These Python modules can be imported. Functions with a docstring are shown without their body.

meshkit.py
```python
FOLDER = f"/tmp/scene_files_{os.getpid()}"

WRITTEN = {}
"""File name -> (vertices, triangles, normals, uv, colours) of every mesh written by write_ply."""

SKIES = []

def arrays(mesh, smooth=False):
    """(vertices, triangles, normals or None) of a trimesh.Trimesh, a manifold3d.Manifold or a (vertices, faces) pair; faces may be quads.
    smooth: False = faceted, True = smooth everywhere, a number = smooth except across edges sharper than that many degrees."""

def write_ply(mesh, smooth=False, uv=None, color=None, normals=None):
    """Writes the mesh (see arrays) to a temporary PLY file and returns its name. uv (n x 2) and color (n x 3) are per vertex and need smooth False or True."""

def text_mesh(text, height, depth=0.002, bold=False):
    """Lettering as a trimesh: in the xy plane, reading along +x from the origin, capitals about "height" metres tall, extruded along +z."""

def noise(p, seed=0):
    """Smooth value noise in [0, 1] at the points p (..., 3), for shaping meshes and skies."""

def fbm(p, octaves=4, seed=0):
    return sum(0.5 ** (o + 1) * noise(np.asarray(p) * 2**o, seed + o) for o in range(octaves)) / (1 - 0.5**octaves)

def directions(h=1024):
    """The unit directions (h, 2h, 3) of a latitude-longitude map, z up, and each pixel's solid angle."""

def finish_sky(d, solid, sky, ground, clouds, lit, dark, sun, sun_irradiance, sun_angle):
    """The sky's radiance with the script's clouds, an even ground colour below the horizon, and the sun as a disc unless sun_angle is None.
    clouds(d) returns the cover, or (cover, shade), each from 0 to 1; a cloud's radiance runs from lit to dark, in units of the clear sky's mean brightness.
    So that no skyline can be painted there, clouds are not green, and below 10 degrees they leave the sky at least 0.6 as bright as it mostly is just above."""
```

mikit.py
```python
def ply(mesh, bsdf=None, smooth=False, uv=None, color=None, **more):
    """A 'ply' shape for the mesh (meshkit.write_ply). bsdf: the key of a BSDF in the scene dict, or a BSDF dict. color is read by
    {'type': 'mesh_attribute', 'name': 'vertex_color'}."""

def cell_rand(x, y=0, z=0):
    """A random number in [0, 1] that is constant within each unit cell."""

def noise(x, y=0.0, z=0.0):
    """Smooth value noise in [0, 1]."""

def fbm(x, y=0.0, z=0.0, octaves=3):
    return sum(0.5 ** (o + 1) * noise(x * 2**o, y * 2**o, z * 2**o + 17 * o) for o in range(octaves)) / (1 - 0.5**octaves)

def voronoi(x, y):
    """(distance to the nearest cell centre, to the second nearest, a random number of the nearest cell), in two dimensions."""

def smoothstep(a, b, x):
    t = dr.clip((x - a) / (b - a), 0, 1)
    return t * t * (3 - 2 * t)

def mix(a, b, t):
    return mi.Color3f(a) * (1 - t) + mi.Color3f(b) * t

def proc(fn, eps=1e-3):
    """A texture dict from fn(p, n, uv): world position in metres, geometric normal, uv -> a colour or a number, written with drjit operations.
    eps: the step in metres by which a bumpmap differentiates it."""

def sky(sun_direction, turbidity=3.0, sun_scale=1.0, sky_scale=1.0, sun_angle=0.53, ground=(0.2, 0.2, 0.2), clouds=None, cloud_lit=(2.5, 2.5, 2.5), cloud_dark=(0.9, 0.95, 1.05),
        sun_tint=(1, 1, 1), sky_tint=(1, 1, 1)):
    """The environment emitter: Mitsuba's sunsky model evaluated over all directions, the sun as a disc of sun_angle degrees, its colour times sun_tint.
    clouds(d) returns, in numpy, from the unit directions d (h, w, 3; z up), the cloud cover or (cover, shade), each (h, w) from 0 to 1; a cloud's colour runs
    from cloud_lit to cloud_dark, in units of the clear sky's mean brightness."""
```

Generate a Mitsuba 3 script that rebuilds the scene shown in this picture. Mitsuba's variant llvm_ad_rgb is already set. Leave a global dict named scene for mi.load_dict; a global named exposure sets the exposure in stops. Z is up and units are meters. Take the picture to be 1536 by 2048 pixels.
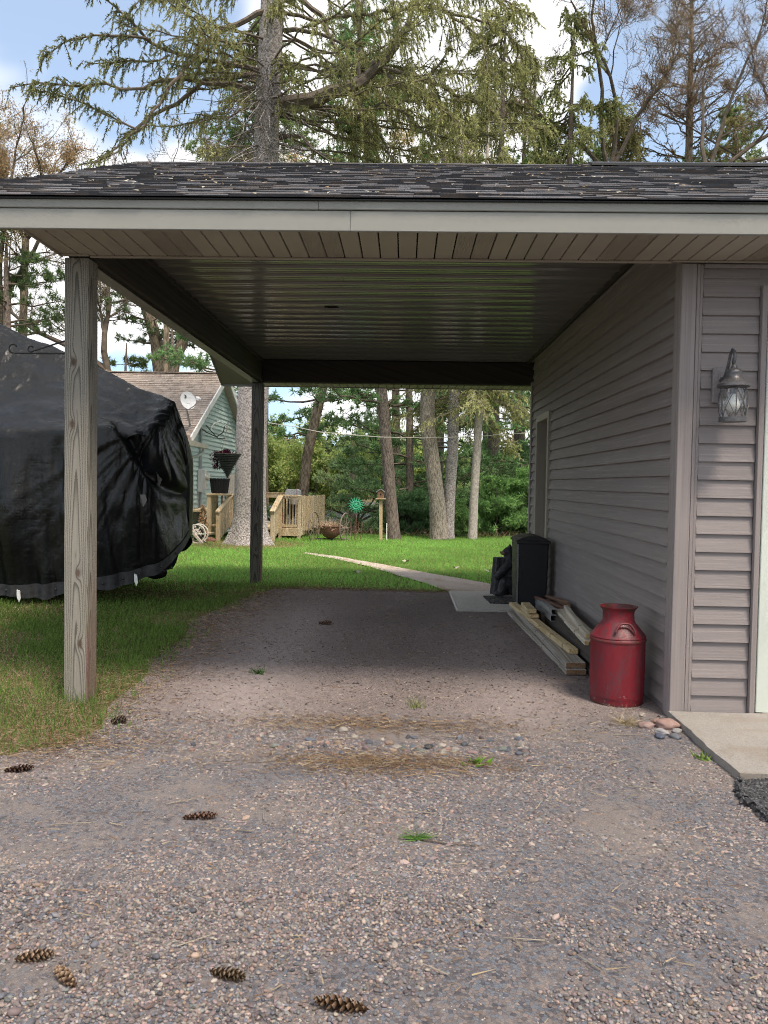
import math, random
import numpy as np
import drjit as dr
import mitsuba as mi
import trimesh, shapely
import mikit, meshkit
from mikit import proc, noise, fbm, voronoi, cell_rand, smoothstep, mix
from shapely.geometry import Polygon
from shapely import contains_xy

T = mi.ScalarTransform4f
scene, labels = {}, {}

# ------------------------------------------------------------------ camera, sky, exposure
scene['camera'] = {'type': 'perspective', 'fov': 51.851, 'fov_axis': 'x', 'near_clip': 0.05, 'far_clip': 2000.0,
                   'to_world': T().look_at(origin=[0, 0, 1.32], target=[-0.02488174, 0.99906015, 1.28450746], up=[-0.0175776, 0.03506083, 0.99923059])}


def clouds(d):
    q = d / (d[..., 2:3] * 0.6 + 0.35) * 2.2
    q = np.concatenate([q[..., :2], d[..., 2:3] * 0 + 212.75], -1)
    n = meshkit.fbm(q, 5, 575)
    c = np.clip((n - 0.415) / 0.13, 0, 1)
    c = c * c * (3 - 2 * c)
    return 0.28 + 0.72 * c, np.clip((n - 0.62) * 2.2, 0, 0.5)


SUN = (0.29, -0.42, 0.86)
scene['sky'] = mikit.sky(SUN, turbidity=3.0, sun_scale=0.54, sky_scale=1.0, sun_angle=14.0, clouds=clouds, cloud_lit=(2.4, 2.4, 2.4), cloud_dark=(1.2, 1.22, 1.28),
                         sun_tint=(0.93, 0.98, 1.07), sky_tint=(0.84, 1.03, 1.07), ground=(0.12, 0.13, 0.08))
exposure = 2.58

# ------------------------------------------------------------------ mesh helpers: a mesh is (vertices, triangles)
ORD = 'xyz'


def J(ms):
    ms = [m for m in ms if len(m[0])]
    at = np.cumsum([0] + [len(m[0]) for m in ms])
    return np.vstack([m[0] for m in ms]), np.vstack([np.asarray(m[1]) + a for m, a in zip(ms, at)])


def fix(m):
    v, f = np.asarray(m[0], float), np.asarray(m[1], int)
    a = v[f]
    if np.einsum('ij,ij->i', a[:, 0], np.cross(a[:, 1], a[:, 2])).sum() < 0:
        f = f[:, ::-1]
    return v, f


_hull = None


def bx(c, s, ch=0.0, R=None):
    """A box with chamfered edges: centre, full size, chamfer."""
    global _hull
    s = np.asarray(s, float) / 2
    if ch <= 0:
        v = np.array([[x, y, z] for x in (-1, 1) for y in (-1, 1) for z in (-1, 1)], float) * s
        f = np.array([[0, 1, 3], [0, 3, 2], [4, 6, 7], [4, 7, 5], [0, 4, 5], [0, 5, 1], [2, 3, 7], [2, 7, 6], [0, 2, 6], [0, 6, 4], [1, 5, 7], [1, 7, 3]])
    else:
        sg = [(x, y, z, k) for x in (-1, 1) for y in (-1, 1) for z in (-1, 1) for k in range(3)]
        if _hull is None:
            u = np.array([[x * (1 if k == 0 else .8), y * (1 if k == 1 else .8), z * (1 if k == 2 else .8)] for x, y, z, k in sg])
            h = trimesh.convex.convex_hull(u)
            idx = [int(np.argmin(np.abs(u - p).sum(1))) for p in h.vertices]
            _hull = np.array(idx)[h.faces]
        ch = min(ch, s.min() * 0.9)
        v = np.array([[x * (s[0] - (0 if k == 0 else ch)), y * (s[1] - (0 if k == 1 else ch)), z * (s[2] - (0 if k == 2 else ch))] for x, y, z, k in sg])
        f = _hull
    if R is not None:
        v = v @ np.asarray(R).T
    return v + np.asarray(c, float), f


def bb(x0, x1, y0, y1, z0, z1, ch=0.0):
    return bx(((x0 + x1) / 2, (y0 + y1) / 2, (z0 + z1) / 2), (x1 - x0, y1 - y0, z1 - z0), ch)


def rot(axis, deg):
    a = math.radians(deg)
    c, s = math.cos(a), math.sin(a)
    return np.array({'x': [[1, 0, 0], [0, c, -s], [0, s, c]], 'y': [[c, 0, s], [0, 1, 0], [-s, 0, c]], 'z': [[c, -s, 0], [s, c, 0], [0, 0, 1]]}[axis])


def frame(d, up=(0, 0, 1)):
    d = np.asarray(d, float) / np.linalg.norm(d)
    u = np.asarray(up, float)
    if abs(d @ u) > 0.98:
        u = np.array([1.0, 0, 0])
    a = np.cross(u, d)
    a /= np.linalg.norm(a)
    return a, np.cross(d, a), d


def bar(p0, p1, w, h, ch=0.0, up=(0, 0, 1)):
    """A square bar from p0 to p1: w sideways, h along up."""
    p0, p1 = np.asarray(p0, float), np.asarray(p1, float)
    a, b, d = frame(p1 - p0, up)
    return bx((p0 + p1) / 2, (w, h, np.linalg.norm(p1 - p0)), ch, np.stack([a, b, d], 1))


def tube(P, r, n=6, cap=True):
    P = np.asarray(P, float)
    k = len(P)
    r = np.broadcast_to(np.asarray(r, float), (k,))
    t = np.gradient(P, axis=0)
    t /= np.linalg.norm(t, axis=1, keepdims=True) + 1e-12
    a = np.zeros_like(P)
    a[0] = frame(t[0])[0]
    for i in range(1, k):
        q = a[i - 1] - t[i] * (a[i - 1] @ t[i])
        a[i] = q / (np.linalg.norm(q) + 1e-12)
    b = np.cross(t, a)
    th = np.arange(n) * 2 * math.pi / n
    v = P[:, None] + r[:, None, None] * (np.cos(th)[None, :, None] * a[:, None] + np.sin(th)[None, :, None] * b[:, None])
    v = v.reshape(-1, 3)
    i, j = np.meshgrid(np.arange(k - 1), np.arange(n), indexing='ij')
    q = np.stack([i * n + j, i * n + (j + 1) % n, (i + 1) * n + (j + 1) % n, (i + 1) * n + j], -1).reshape(-1, 4)
    f = np.vstack([q[:, [0, 1, 2]], q[:, [0, 2, 3]]])
    if cap:
        v = np.vstack([v, P[0], P[-1]])
        j = np.arange(n)
        f = np.vstack([f, np.stack([j * 0 + k * n, (j + 1) % n, j], 1), np.stack([j * 0 + k * n + 1, (k - 1) * n + j, (k - 1) * n + (j + 1) % n], 1)])
    return v, f


def sticks(A, B, ra, rb, n=3):
    """Many straight tapered sticks at once."""
    A, B = np.asarray(A, float).reshape(-1, 3), np.asarray(B, float).reshape(-1, 3)
    m = len(A)
    if m == 0:
        return np.zeros((0, 3)), np.zeros((0, 3), int)
    d = B - A
    d /= np.linalg.norm(d, axis=1, keepdims=True) + 1e-12
    u = np.where(np.abs(d[:, 2:3]) > 0.9, [[1.0, 0, 0]], [[0, 0, 1.0]])
    a = np.cross(u, d)
    a /= np.linalg.norm(a, axis=1, keepdims=True) + 1e-12
    b = np.cross(d, a)
    th = np.arange(n) * 2 * math.pi / n
    ring = np.cos(th)[None, :, None] * a[:, None] + np.sin(th)[None, :, None] * b[:, None]
    ra, rb = (np.broadcast_to(np.asarray(x, float), (m,))[:, None, None] for x in (ra, rb))
    v = np.concatenate([A[:, None] + ring * ra, B[:, None] + ring * rb], 1).reshape(-1, 3)
    j = np.arange(n)
    q = np.vstack([np.stack([j, (j + 1) % n, n + (j + 1) % n], 1), np.stack([j, n + (j + 1) % n, n + j], 1)])
    return v, (q[None] + (np.arange(m) * 2 * n)[:, None, None]).reshape(-1, 3)


def blades(A, D, L, w, rng, side=None):
    """Many one-triangle blades: roots, directions, lengths, widths."""
    A, D = np.asarray(A, float), np.asarray(D, float)
    m = len(A)
    D = D / (np.linalg.norm(D, axis=1, keepdims=True) + 1e-12)
    s = rng.normal(size=(m, 3)) if side is None else side
    s = s - D * np.einsum('ij,ij->i', s, D)[:, None]
    s /= np.linalg.norm(s, axis=1, keepdims=True) + 1e-12
    w, L = (np.broadcast_to(np.asarray(x, float), (m,))[:, None] for x in (w, L))
    v = np.stack([A - s * w / 2, A + s * w / 2, A + D * L], 1).reshape(-1, 3)
    return v, np.arange(3 * m).reshape(-1, 3)


def lathe(prof, n=32, c=(0, 0, 0)):
    """A closed solid of revolution about z: prof = [(radius, z), ...] from bottom to top."""
    pr = np.asarray(prof, float)
    k = len(pr)
    th = np.arange(n) * 2 * math.pi / n
    v = np.stack([pr[:, 0:1] * np.cos(th), pr[:, 0:1] * np.sin(th), np.repeat(pr[:, 1:2], n, 1)], -1).reshape(-1, 3)
    i, j = np.meshgrid(np.arange(k - 1), np.arange(n), indexing='ij')
    q = np.stack([i * n + j, i * n + (j + 1) % n, (i + 1) * n + (j + 1) % n, (i + 1) * n + j], -1).reshape(-1, 4)
    f = np.vstack([q[:, [0, 1, 2]], q[:, [0, 2, 3]]])
    return v + np.asarray(c, float), f


def flat(poly):
    """Triangles of a shapely polygon."""
    import mapbox_earcut as ear
    rings = [np.array(poly.exterior.coords)[:-1]] + [np.array(r.coords)[:-1] for r in poly.interiors]
    v = np.vstack(rings)
    f = ear.triangulate_float64(np.ascontiguousarray(v), np.cumsum([len(r) for r in rings]).astype(np.uint32)).reshape(-1, 3).astype(int)
    a, b, c = v[f[:, 0]], v[f[:, 1]], v[f[:, 2]]
    neg = (b[:, 0] - a[:, 0]) * (c[:, 1] - a[:, 1]) - (b[:, 1] - a[:, 1]) * (c[:, 0] - a[:, 0]) < 0
    f[neg] = f[neg][:, ::-1]
    return v, f, rings


def prism(pts, c0, c1, ax='z'):
    """A polygon (list of 2-D points) extruded along an axis; the polygon's two numbers are the other two axes in order."""
    p = pts if isinstance(pts, Polygon) else Polygon(pts)
    v, f, rings = flat(p)
    n = len(v)
    lo, hi = np.column_stack([v, np.full(n, c0)]), np.column_stack([v, np.full(n, c1)])
    fs, at = [f[:, ::-1], f + n], 0
    for r in rings:
        k = len(r)
        i = np.arange(k)
        a, b = at + i, at + (i + 1) % k
        fs += [np.stack([a, b, b + n], 1), np.stack([a, b + n, a + n], 1)]
        at += k
    v = np.vstack([lo, hi])
    v = {'z': v, 'x': v[:, [2, 0, 1]], 'y': v[:, [0, 2, 1]]}[ax]
    return fix((v, np.vstack(fs)))


def sheet(poly, z):
    v, f, _ = flat(poly)
    return np.column_stack([v, np.full(len(v), z)]), f


def ball(c, s, n=2, amp=0.0, fr=3.0, seed=0):
    m = trimesh.creation.icosphere(n)
    v = np.array(m.vertices)
    if amp:
        v = v * (1 + amp * (meshkit.fbm(v * fr + seed * 7.3, 3, seed)[:, None] - 0.5) * 2)
    return v * np.asarray(s, float) + np.asarray(c, float), np.array(m.faces)


def mv(m, t=(0, 0, 0), R=None):
    v = np.asarray(m[0])
    if R is not None:
        v = v @ np.asarray(R).T
    return v + np.asarray(t, float), m[1]


# ------------------------------------------------------------------ naming helpers
used = {}


def num(key):
    k = used.get(key, 0)
    used[key] = k + 1
    return key if k == 0 else f'{key}_{k:03d}'


def thing(name, label, cat, group=None, kind=None):
    key = num(name)
    labels[key] = {'label': label, 'category': cat}
    if group:
        labels[key]['group'] = group
    if kind:
        labels[key]['kind'] = kind
    return key


def put(key, mesh, bsdf, smooth=False, color=None, uv=None):
    scene[key] = mikit.ply(mesh, bsdf, smooth=smooth, color=color, uv=uv)
    return key


def part(parent, name, mesh, bsdf, smooth=False, color=None, label=None, kind=None, uv=None):
    key = num(parent + '__' + name)
    put(key, mesh, bsdf, smooth, color, uv)
    if label or kind:
        labels[key] = {a: b for a, b in (('label', label), ('kind', kind)) if b}
    return key


def one(name, label, cat, mesh, bsdf, group=None, kind=None, smooth=False, color=None, uv=None):
    return put(thing(name, label, cat, group, kind), mesh, bsdf, smooth, color, uv)


def vcol(n, cols, k):
    """One colour per piece, repeated for the piece's k vertices."""
    return np.repeat(np.asarray(cols, float), k, axis=0)


# ------------------------------------------------------------------ materials
def pri(name, col, rough=0.7, spec=0.4, metal=0.0, bump=None, bs=0.0, two=False, **kw):
    c = proc(col) if callable(col) else {'type': 'rgb', 'value': list(col)} if isinstance(col, (tuple, list)) else col
    b = {'type': 'principled', 'base_color': c, 'roughness': rough if not callable(rough) else proc(rough), 'specular': spec, 'metallic': metal, **kw}
    if bump is not None:
        b = {'type': 'bumpmap', 'arbitrary': proc(bump, eps=kw.get('eps', 1e-3)), 'scale': bs, 'bsdf': b}
    if two:
        b = {'type': 'twosided', 'bsdf': b}
    scene[name] = b
    return name


def C(c):
    return mi.Color3f(*c)


def siding_col(a, z, base, streak):
    row = cell_rand(dr.floor(z / 0.1035 + 0.02), 3)
    g = fbm(a * 2.2, z * 170, row * 40, 3)
    g2 = noise(a * 9, z * 420, 5)
    k = 0.85 + 0.22 * g + 0.10 * (g2 - 0.5) + 0.10 * (row - 0.5)
    return C(base) * k + C(streak) * smoothstep(0.62, 0.8, g) * 0.5


pri('M_siding', lambda p, n, uv: siding_col(p.x + p.y, p.z, (.242, .211, .207), (.075, .064, .06)), rough=0.55, spec=0.35,
    bump=lambda p, n, uv: noise((p.x + p.y) * 8, p.z * 300, 2) * 0.6 + noise((p.x + p.y) * 1.2, p.z * 0.6, 8), bs=0.0011, two=True)
pri('M_corner', lambda p, n, uv: C((.262, .228, .222)) * (0.78 + 0.35 * fbm((p.x + p.y) * 170, p.z * 2.2, 7, 3)), rough=0.55, spec=0.35, two=True)
pri('M_fascia', lambda p, n, uv: C((.283, .28, .256)) * (0.93 + 0.1 * fbm(p.x * 2, p.z * 40, 1, 3)), rough=0.5, spec=0.3, two=True)
pri('M_soffit', lambda p, n, uv: C((.33, .29, .238)) * (0.9 + 0.18 * fbm(p.x * 3, p.y * 5, 1, 2)), rough=0.45, spec=0.35, two=True)
pri('M_ceiling', lambda p, n, uv: C((.135, .128, .116)) * (0.75 + 0.5 * fbm(p.x * .9, p.y * 6, 3, 3)), rough=0.17, spec=1.0,
    bump=lambda p, n, uv: noise(p.x * 1.3, p.y * 14, 2) + 0.4 * noise(p.x * 6, p.y * 9, 4), bs=0.0016, two=True)
pri('M_beam', lambda p, n, uv: C((.045, .037, .033)) * (0.6 + 0.8 * fbm(p.y * 1.4 + p.x * 1.2, (p.z + p.x * 0.3) * 60, 1, 3)), rough=0.75, two=True)
pri('M_flashing', lambda p, n, uv: C((.30, .285, .26)) * (0.85 + 0.3 * fbm(p.x * 8, p.y * 2, 1, 2)), rough=0.42, spec=0.5, two=True)


def shingle(p, n, uv):
    # mineral granules, per-tab tone, weathered streaks
    t = cell_rand(dr.floor(p.x / 0.11 + 3 * cell_rand(dr.floor(p.y / 0.128), 5)), dr.floor(p.y / 0.128))
    g = noise(p.x * 320, p.y * 320, p.z * 320)
    w = fbm(p.x * 1.1, p.y * 2.2, 4, 3)
    c = mix((.034, .035, .041), (.092, .092, .101), t * 0.5 + 0.5 * g)
    rust = smoothstep(0.6, 0.75, noise(p.x * 9, p.y * 30, 3))
    return mix(c * (0.65 + 0.7 * w), C((.16, .11, .07)), rust * 0.25)


pri('M_shingle', shingle, rough=0.85, spec=0.3, two=True)


def wood_rings(x, y, z, pith_x, pith_y, tilt, fq, seed):
    wob = (noise(z * 0.8 + seed, 1.5) - 0.5) * 0.022 + (noise(z * 2.3 + seed, 4.5) - 0.5) * 0.008
    kz = dr.floor(z / 0.62)
    kc = (kz + 0.2 + 0.6 * cell_rand(kz, seed)) * 0.62
    kx = pith_x + (cell_rand(kz, seed, 5) - 0.5) * 0.06
    dk = dr.exp(-(dr.square((z - kc) / 0.055) + dr.square((x - kx) / 0.02)))
    r = dr.sqrt(dr.square(x - pith_x + wob) + dr.square(y - pith_y)) + tilt * z + 0.012 * dk + 0.003 * noise(x * 30, y * 30, z * 3)
    f = r * fq
    f = f - dr.floor(f)
    late = smoothstep(0.45, 0.85, f) * (1 - smoothstep(0.9, 1.0, f))
    knot = dr.exp(-(dr.square((z - kc) / 0.024) + dr.square((x - kx) / 0.013)))
    return late, knot


def post_col(p, n, uv):
    near = p.y < 8
    y = p.y - dr.select(near, 4.62, 10.2)
    x = p.x + 1.906
    late, knot = wood_rings(x, y, p.z, 0.004, -0.030, 0.019, 128.0, 3.0)
    late2, _ = wood_rings(x, y, p.z, 0.0, 0.0, 0.04, 80.0, 9.0)
    late = dr.select(near, late, late2)
    fine = noise(x * 500, y * 500, p.z * 5)
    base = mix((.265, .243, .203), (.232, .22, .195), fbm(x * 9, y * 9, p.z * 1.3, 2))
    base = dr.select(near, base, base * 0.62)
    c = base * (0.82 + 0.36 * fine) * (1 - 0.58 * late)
    c = mix(c, C((.07, .045, .03)), dr.clip(knot * 1.3, 0, 0.85))
    red = smoothstep(0.055, 0.068, x) * (1 - smoothstep(0.2, 0.9, p.z + 0.5 * (noise(p.z * 4, y * 40) - 0.5)))
    c = mix(c, C((.15, .07, .06)), red * 0.7)
    moss = smoothstep(0.5, 0.75, fbm(x * 14, p.z * 3.2, y * 8, 3)) * smoothstep(1.0, 0.1, p.z)
    return mix(c, C((.17, .18, .11)), moss * 0.35)


def post_bump(p, n, uv):
    near = p.y < 8
    y = p.y - dr.select(near, 4.62, 10.2)
    x = p.x + 1.906
    late, knot = wood_rings(x, y, p.z, 0.004, -0.030, 0.019, 128.0, 3.0)
    return late * 0.7 + noise(x * 400, y * 400, p.z * 4) * 0.4 - knot * 0.6


pri('M_post', post_col, rough=0.8, spec=0.25, bump=post_bump, bs=0.0012, two=True)


def lumber(base, late_c, end_c):
    def f(p, n, uv):
        g = fbm(p.x * 55, p.z * 55, p.y * 1.4, 3)
        s = smoothstep(0.45, 0.7, noise(p.x * 120 + 2 * noise(p.y * 2.0, p.x * 8), p.z * 120, p.y * 0.9))
        c = mix(base, late_c, s * 0.7) * (0.75 + 0.5 * g)
        k = cell_rand(dr.floor(p.y * 2.6), dr.floor(p.x * 11))
        kn = dr.exp(-dr.square((p.y * 2.6 - dr.floor(p.y * 2.6) - 0.5) / 0.035)) * smoothstep(0.72, 0.74, k) * smoothstep(0.35, 0.6, noise(p.x * 60, p.z * 60))
        c = mix(c, C((.10, .055, .03)), kn * 0.8)
        e = smoothstep(0.8, 0.95, dr.abs(n.y))
        return mix(c, C(end_c) * (0.6 + 0.8 * noise(p.x * 160, p.z * 160)), e)
    return f


pri('M_pine', lumber((.50, .40, .24), (.34, .23, .11), (.46, .33, .17)), rough=0.65, two=True)
pri('M_palewood', lumber((.52, .47, .38), (.40, .34, .25), (.38, .26, .13)), rough=0.6, two=True)
pri('M_oldlumber', lumber((.30, .275, .24), (.17, .14, .11), (.19, .11, .06)), rough=0.75, two=True)
pri('M_darkplank', lumber((.055, .047, .042), (.03, .026, .024), (.09, .06, .04)), rough=0.6, two=True)
pri('M_reddishwood', lumber((.14, .075, .05), (.08, .04, .03), (.22, .13, .08)), rough=0.7, two=True)


def deckwood(p, n, uv):
    t = cell_rand(dr.floor(p.x * 11), dr.floor(p.y * 7))
    g = fbm(p.x * 60, p.y * 60, p.z * 9, 3)
    return mix((.50, .375, .22), (.58, .48, .33), t) * (0.65 + 0.6 * g)


pri('M_deck', deckwood, rough=0.75, two=True)
pri('M_galv', lambda p, n, uv: C((.55, .56, .58)) * (0.8 + 0.4 * noise(p.x * 60, p.y * 8, p.z * 60)), rough=0.38, metal=0.75, two=True)


def can_red(p, n, uv):
    a = dr.atan2(p.y - 4.88, p.x - 1.335)
    w = fbm(a * 4, p.z * 7, 2, 4)
    fine = fbm(p.x * 90, p.y * 90, p.z * 70, 3)
    c = mix((.125, .010, .017), (.215, .014, .024), fbm(a * 2, p.z * 3, 9, 2))
    scuff = smoothstep(0.44, 0.66, w * 0.6 + fine * 0.4)
    c = mix(c, C((.085, .035, .042)), scuff * 0.7)
    streak = smoothstep(0.60, 0.8, noise(a * 30, p.z * 2.6, 3)) * smoothstep(0.5, 0.75, fbm(a * 7, p.z * 9, 6, 3))
    c = mix(c, C((.06, .02, .025)), streak * 0.4)
    pale = smoothstep(0.74, 0.8, fbm(p.x * 70, p.y * 70, p.z * 60, 3)) * smoothstep(0.22, 0.06, p.z)
    rim = smoothstep(0.555, 0.585, p.z) + smoothstep(0.03, 0.008, p.z) + 0.8 * dr.exp(-dr.square((p.z - 0.394) / 0.012))
    worn = dr.clip(rim, 0, 1) * smoothstep(0.38, 0.6, fbm(p.x * 34, p.y * 34, p.z * 50, 3))
    c = mix(c, C((.075, .032, .024)), worn * 0.9)
    shoulder = smoothstep(0.41, 0.44, p.z) * smoothstep(0.52, 0.49, p.z) * smoothstep(0.40, 0.6, fbm(a * 5, p.z * 16, 12, 4))
    c = mix(c, C((.07, .03, .036)), shoulder * 0.6)
    return mix(c, C((.42, .30, .28)), pale * 0.6)


pri('M_canred', can_red, rough=lambda p, n, uv: 0.36 + 0.25 * fbm(p.x * 30, p.y * 30, p.z * 30, 2), spec=0.4, two=True)
pri('M_candark', lambda p, n, uv: mix((.12, .03, .03), (.05, .035, .032), fbm(p.x * 40, p.y * 40, p.z * 20, 3)), rough=0.6, two=True)
pri('M_blackplastic', lambda p, n, uv: C((.011, .011, .014)) * (0.7 + 0.6 * noise(p.x * 200, p.y * 200, p.z * 200)), rough=0.5, spec=0.4, two=True)
pri('M_greyplastic', (.12, .12, .135), rough=0.5, two=True)


def tarp_bump(p, n, uv):
    a = fbm(p.x * 7 + 1.5 * noise(p.z * 2, p.y * 2), p.z * 1.5, p.y * 2.0, 4)
    w = dr.abs(noise(p.x * 16, p.z * 14, p.y * 14) - 0.5)
    w2 = dr.abs(noise(p.x * 31 + 5, p.z * 33, p.y * 29) - 0.5)
    return a * 2.2 + w * 0.55 + w2 * 0.28


def tarp_col(p, n, uv):
    d = smoothstep(0.50, 0.78, fbm(p.x * 2.6, p.z * 6, p.y * 5, 4))
    c = mix((.0032, .0038, .0046), (.009, .0105, .014), d)
    return c + C((.006, .006, .007)) * smoothstep(0.66, 0.75, noise(p.x * 60, p.y * 60, p.z * 60)) * d


pri('M_tarp', tarp_col, rough=lambda p, n, uv: 0.29 + 0.14 * fbm(p.x * 4, p.y * 4, p.z * 4, 2), spec=0.38, bump=tarp_bump, bs=0.010, two=True)
pri('M_tarphem', lambda p, n, uv: C((.04, .04, .044)) * (0.6 + 0.8 * fbm(p.x * 20, p.y * 20, p.z * 30, 2)), rough=0.5, two=True)
pri('M_tarptorn', (.16, .155, .15), rough=0.6, two=True)
pri('M_hull', lambda p, n, uv: C((.02, .021, .024)), rough=0.3, two=True)


def concrete(p, n, uv):
    a = fbm(p.x * 3, p.y * 3, 1, 4)
    b = noise(p.x * 190, p.y * 190, p.z * 90)
    c = mix((.225, .208, .19), (.285, .265, .245), a) * (0.82 + 0.3 * b)
    c = mix(c, C((.19, .15, .115)), smoothstep(0.52, 0.72, fbm(p.x * 2.1 + 9, p.y * 5, 4, 4)) * 0.5)
    c = mix(c, C((.20, .17, .14)), smoothstep(0.60, 0.75, fbm(p.x * 14, p.y * 14, 6, 3)) * 0.35)
    spk = smoothstep(0.8, 0.86, noise(p.x * 130, p.y * 130, 8))
    return mix(c, C((.14, .13, .12)), spk * 0.5)


pri('M_concrete', concrete, rough=0.85, spec=0.2, bump=lambda p, n, uv: noise(p.x * 150, p.y * 150, p.z * 150) + fbm(p.x * 22, p.y * 22, p.z * 22, 2) * 2, bs=0.0012, two=True)
pri('M_slab', lambda p, n, uv: mix((.40, .38, .35), (.46, .44, .41), fbm(p.x * 4, p.y * 4, 2, 3)) * (0.8 + 0.3 * noise(p.x * 120, p.y * 120)), rough=0.85, spec=0.2, two=True)


def path_col(p, n, uv):
    c = mix((.33, .275, .235), (.40, .345, .30), fbm(p.x * 3, p.y * 3, 2, 3)) * (0.72 + 0.45 * noise(p.x * 90, p.y * 60))
    return mix(c, C((.22, .15, .09)), smoothstep(0.55, 0.75, fbm(p.x * 6, p.y * 4, 5, 3)) * 0.6)


pri('M_path', path_col, rough=0.9, spec=0.15, two=True)
pri('M_asphalt', lambda p, n, uv: mix((.035, .035, .038), (.13, .13, .135), smoothstep(0.5, 0.85, noise(p.x * 160, p.y * 160, p.z * 160))), rough=0.7,
    bump=lambda p, n, uv: noise(p.x * 120, p.y * 120, p.z * 120), bs=0.004, two=True)


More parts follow.
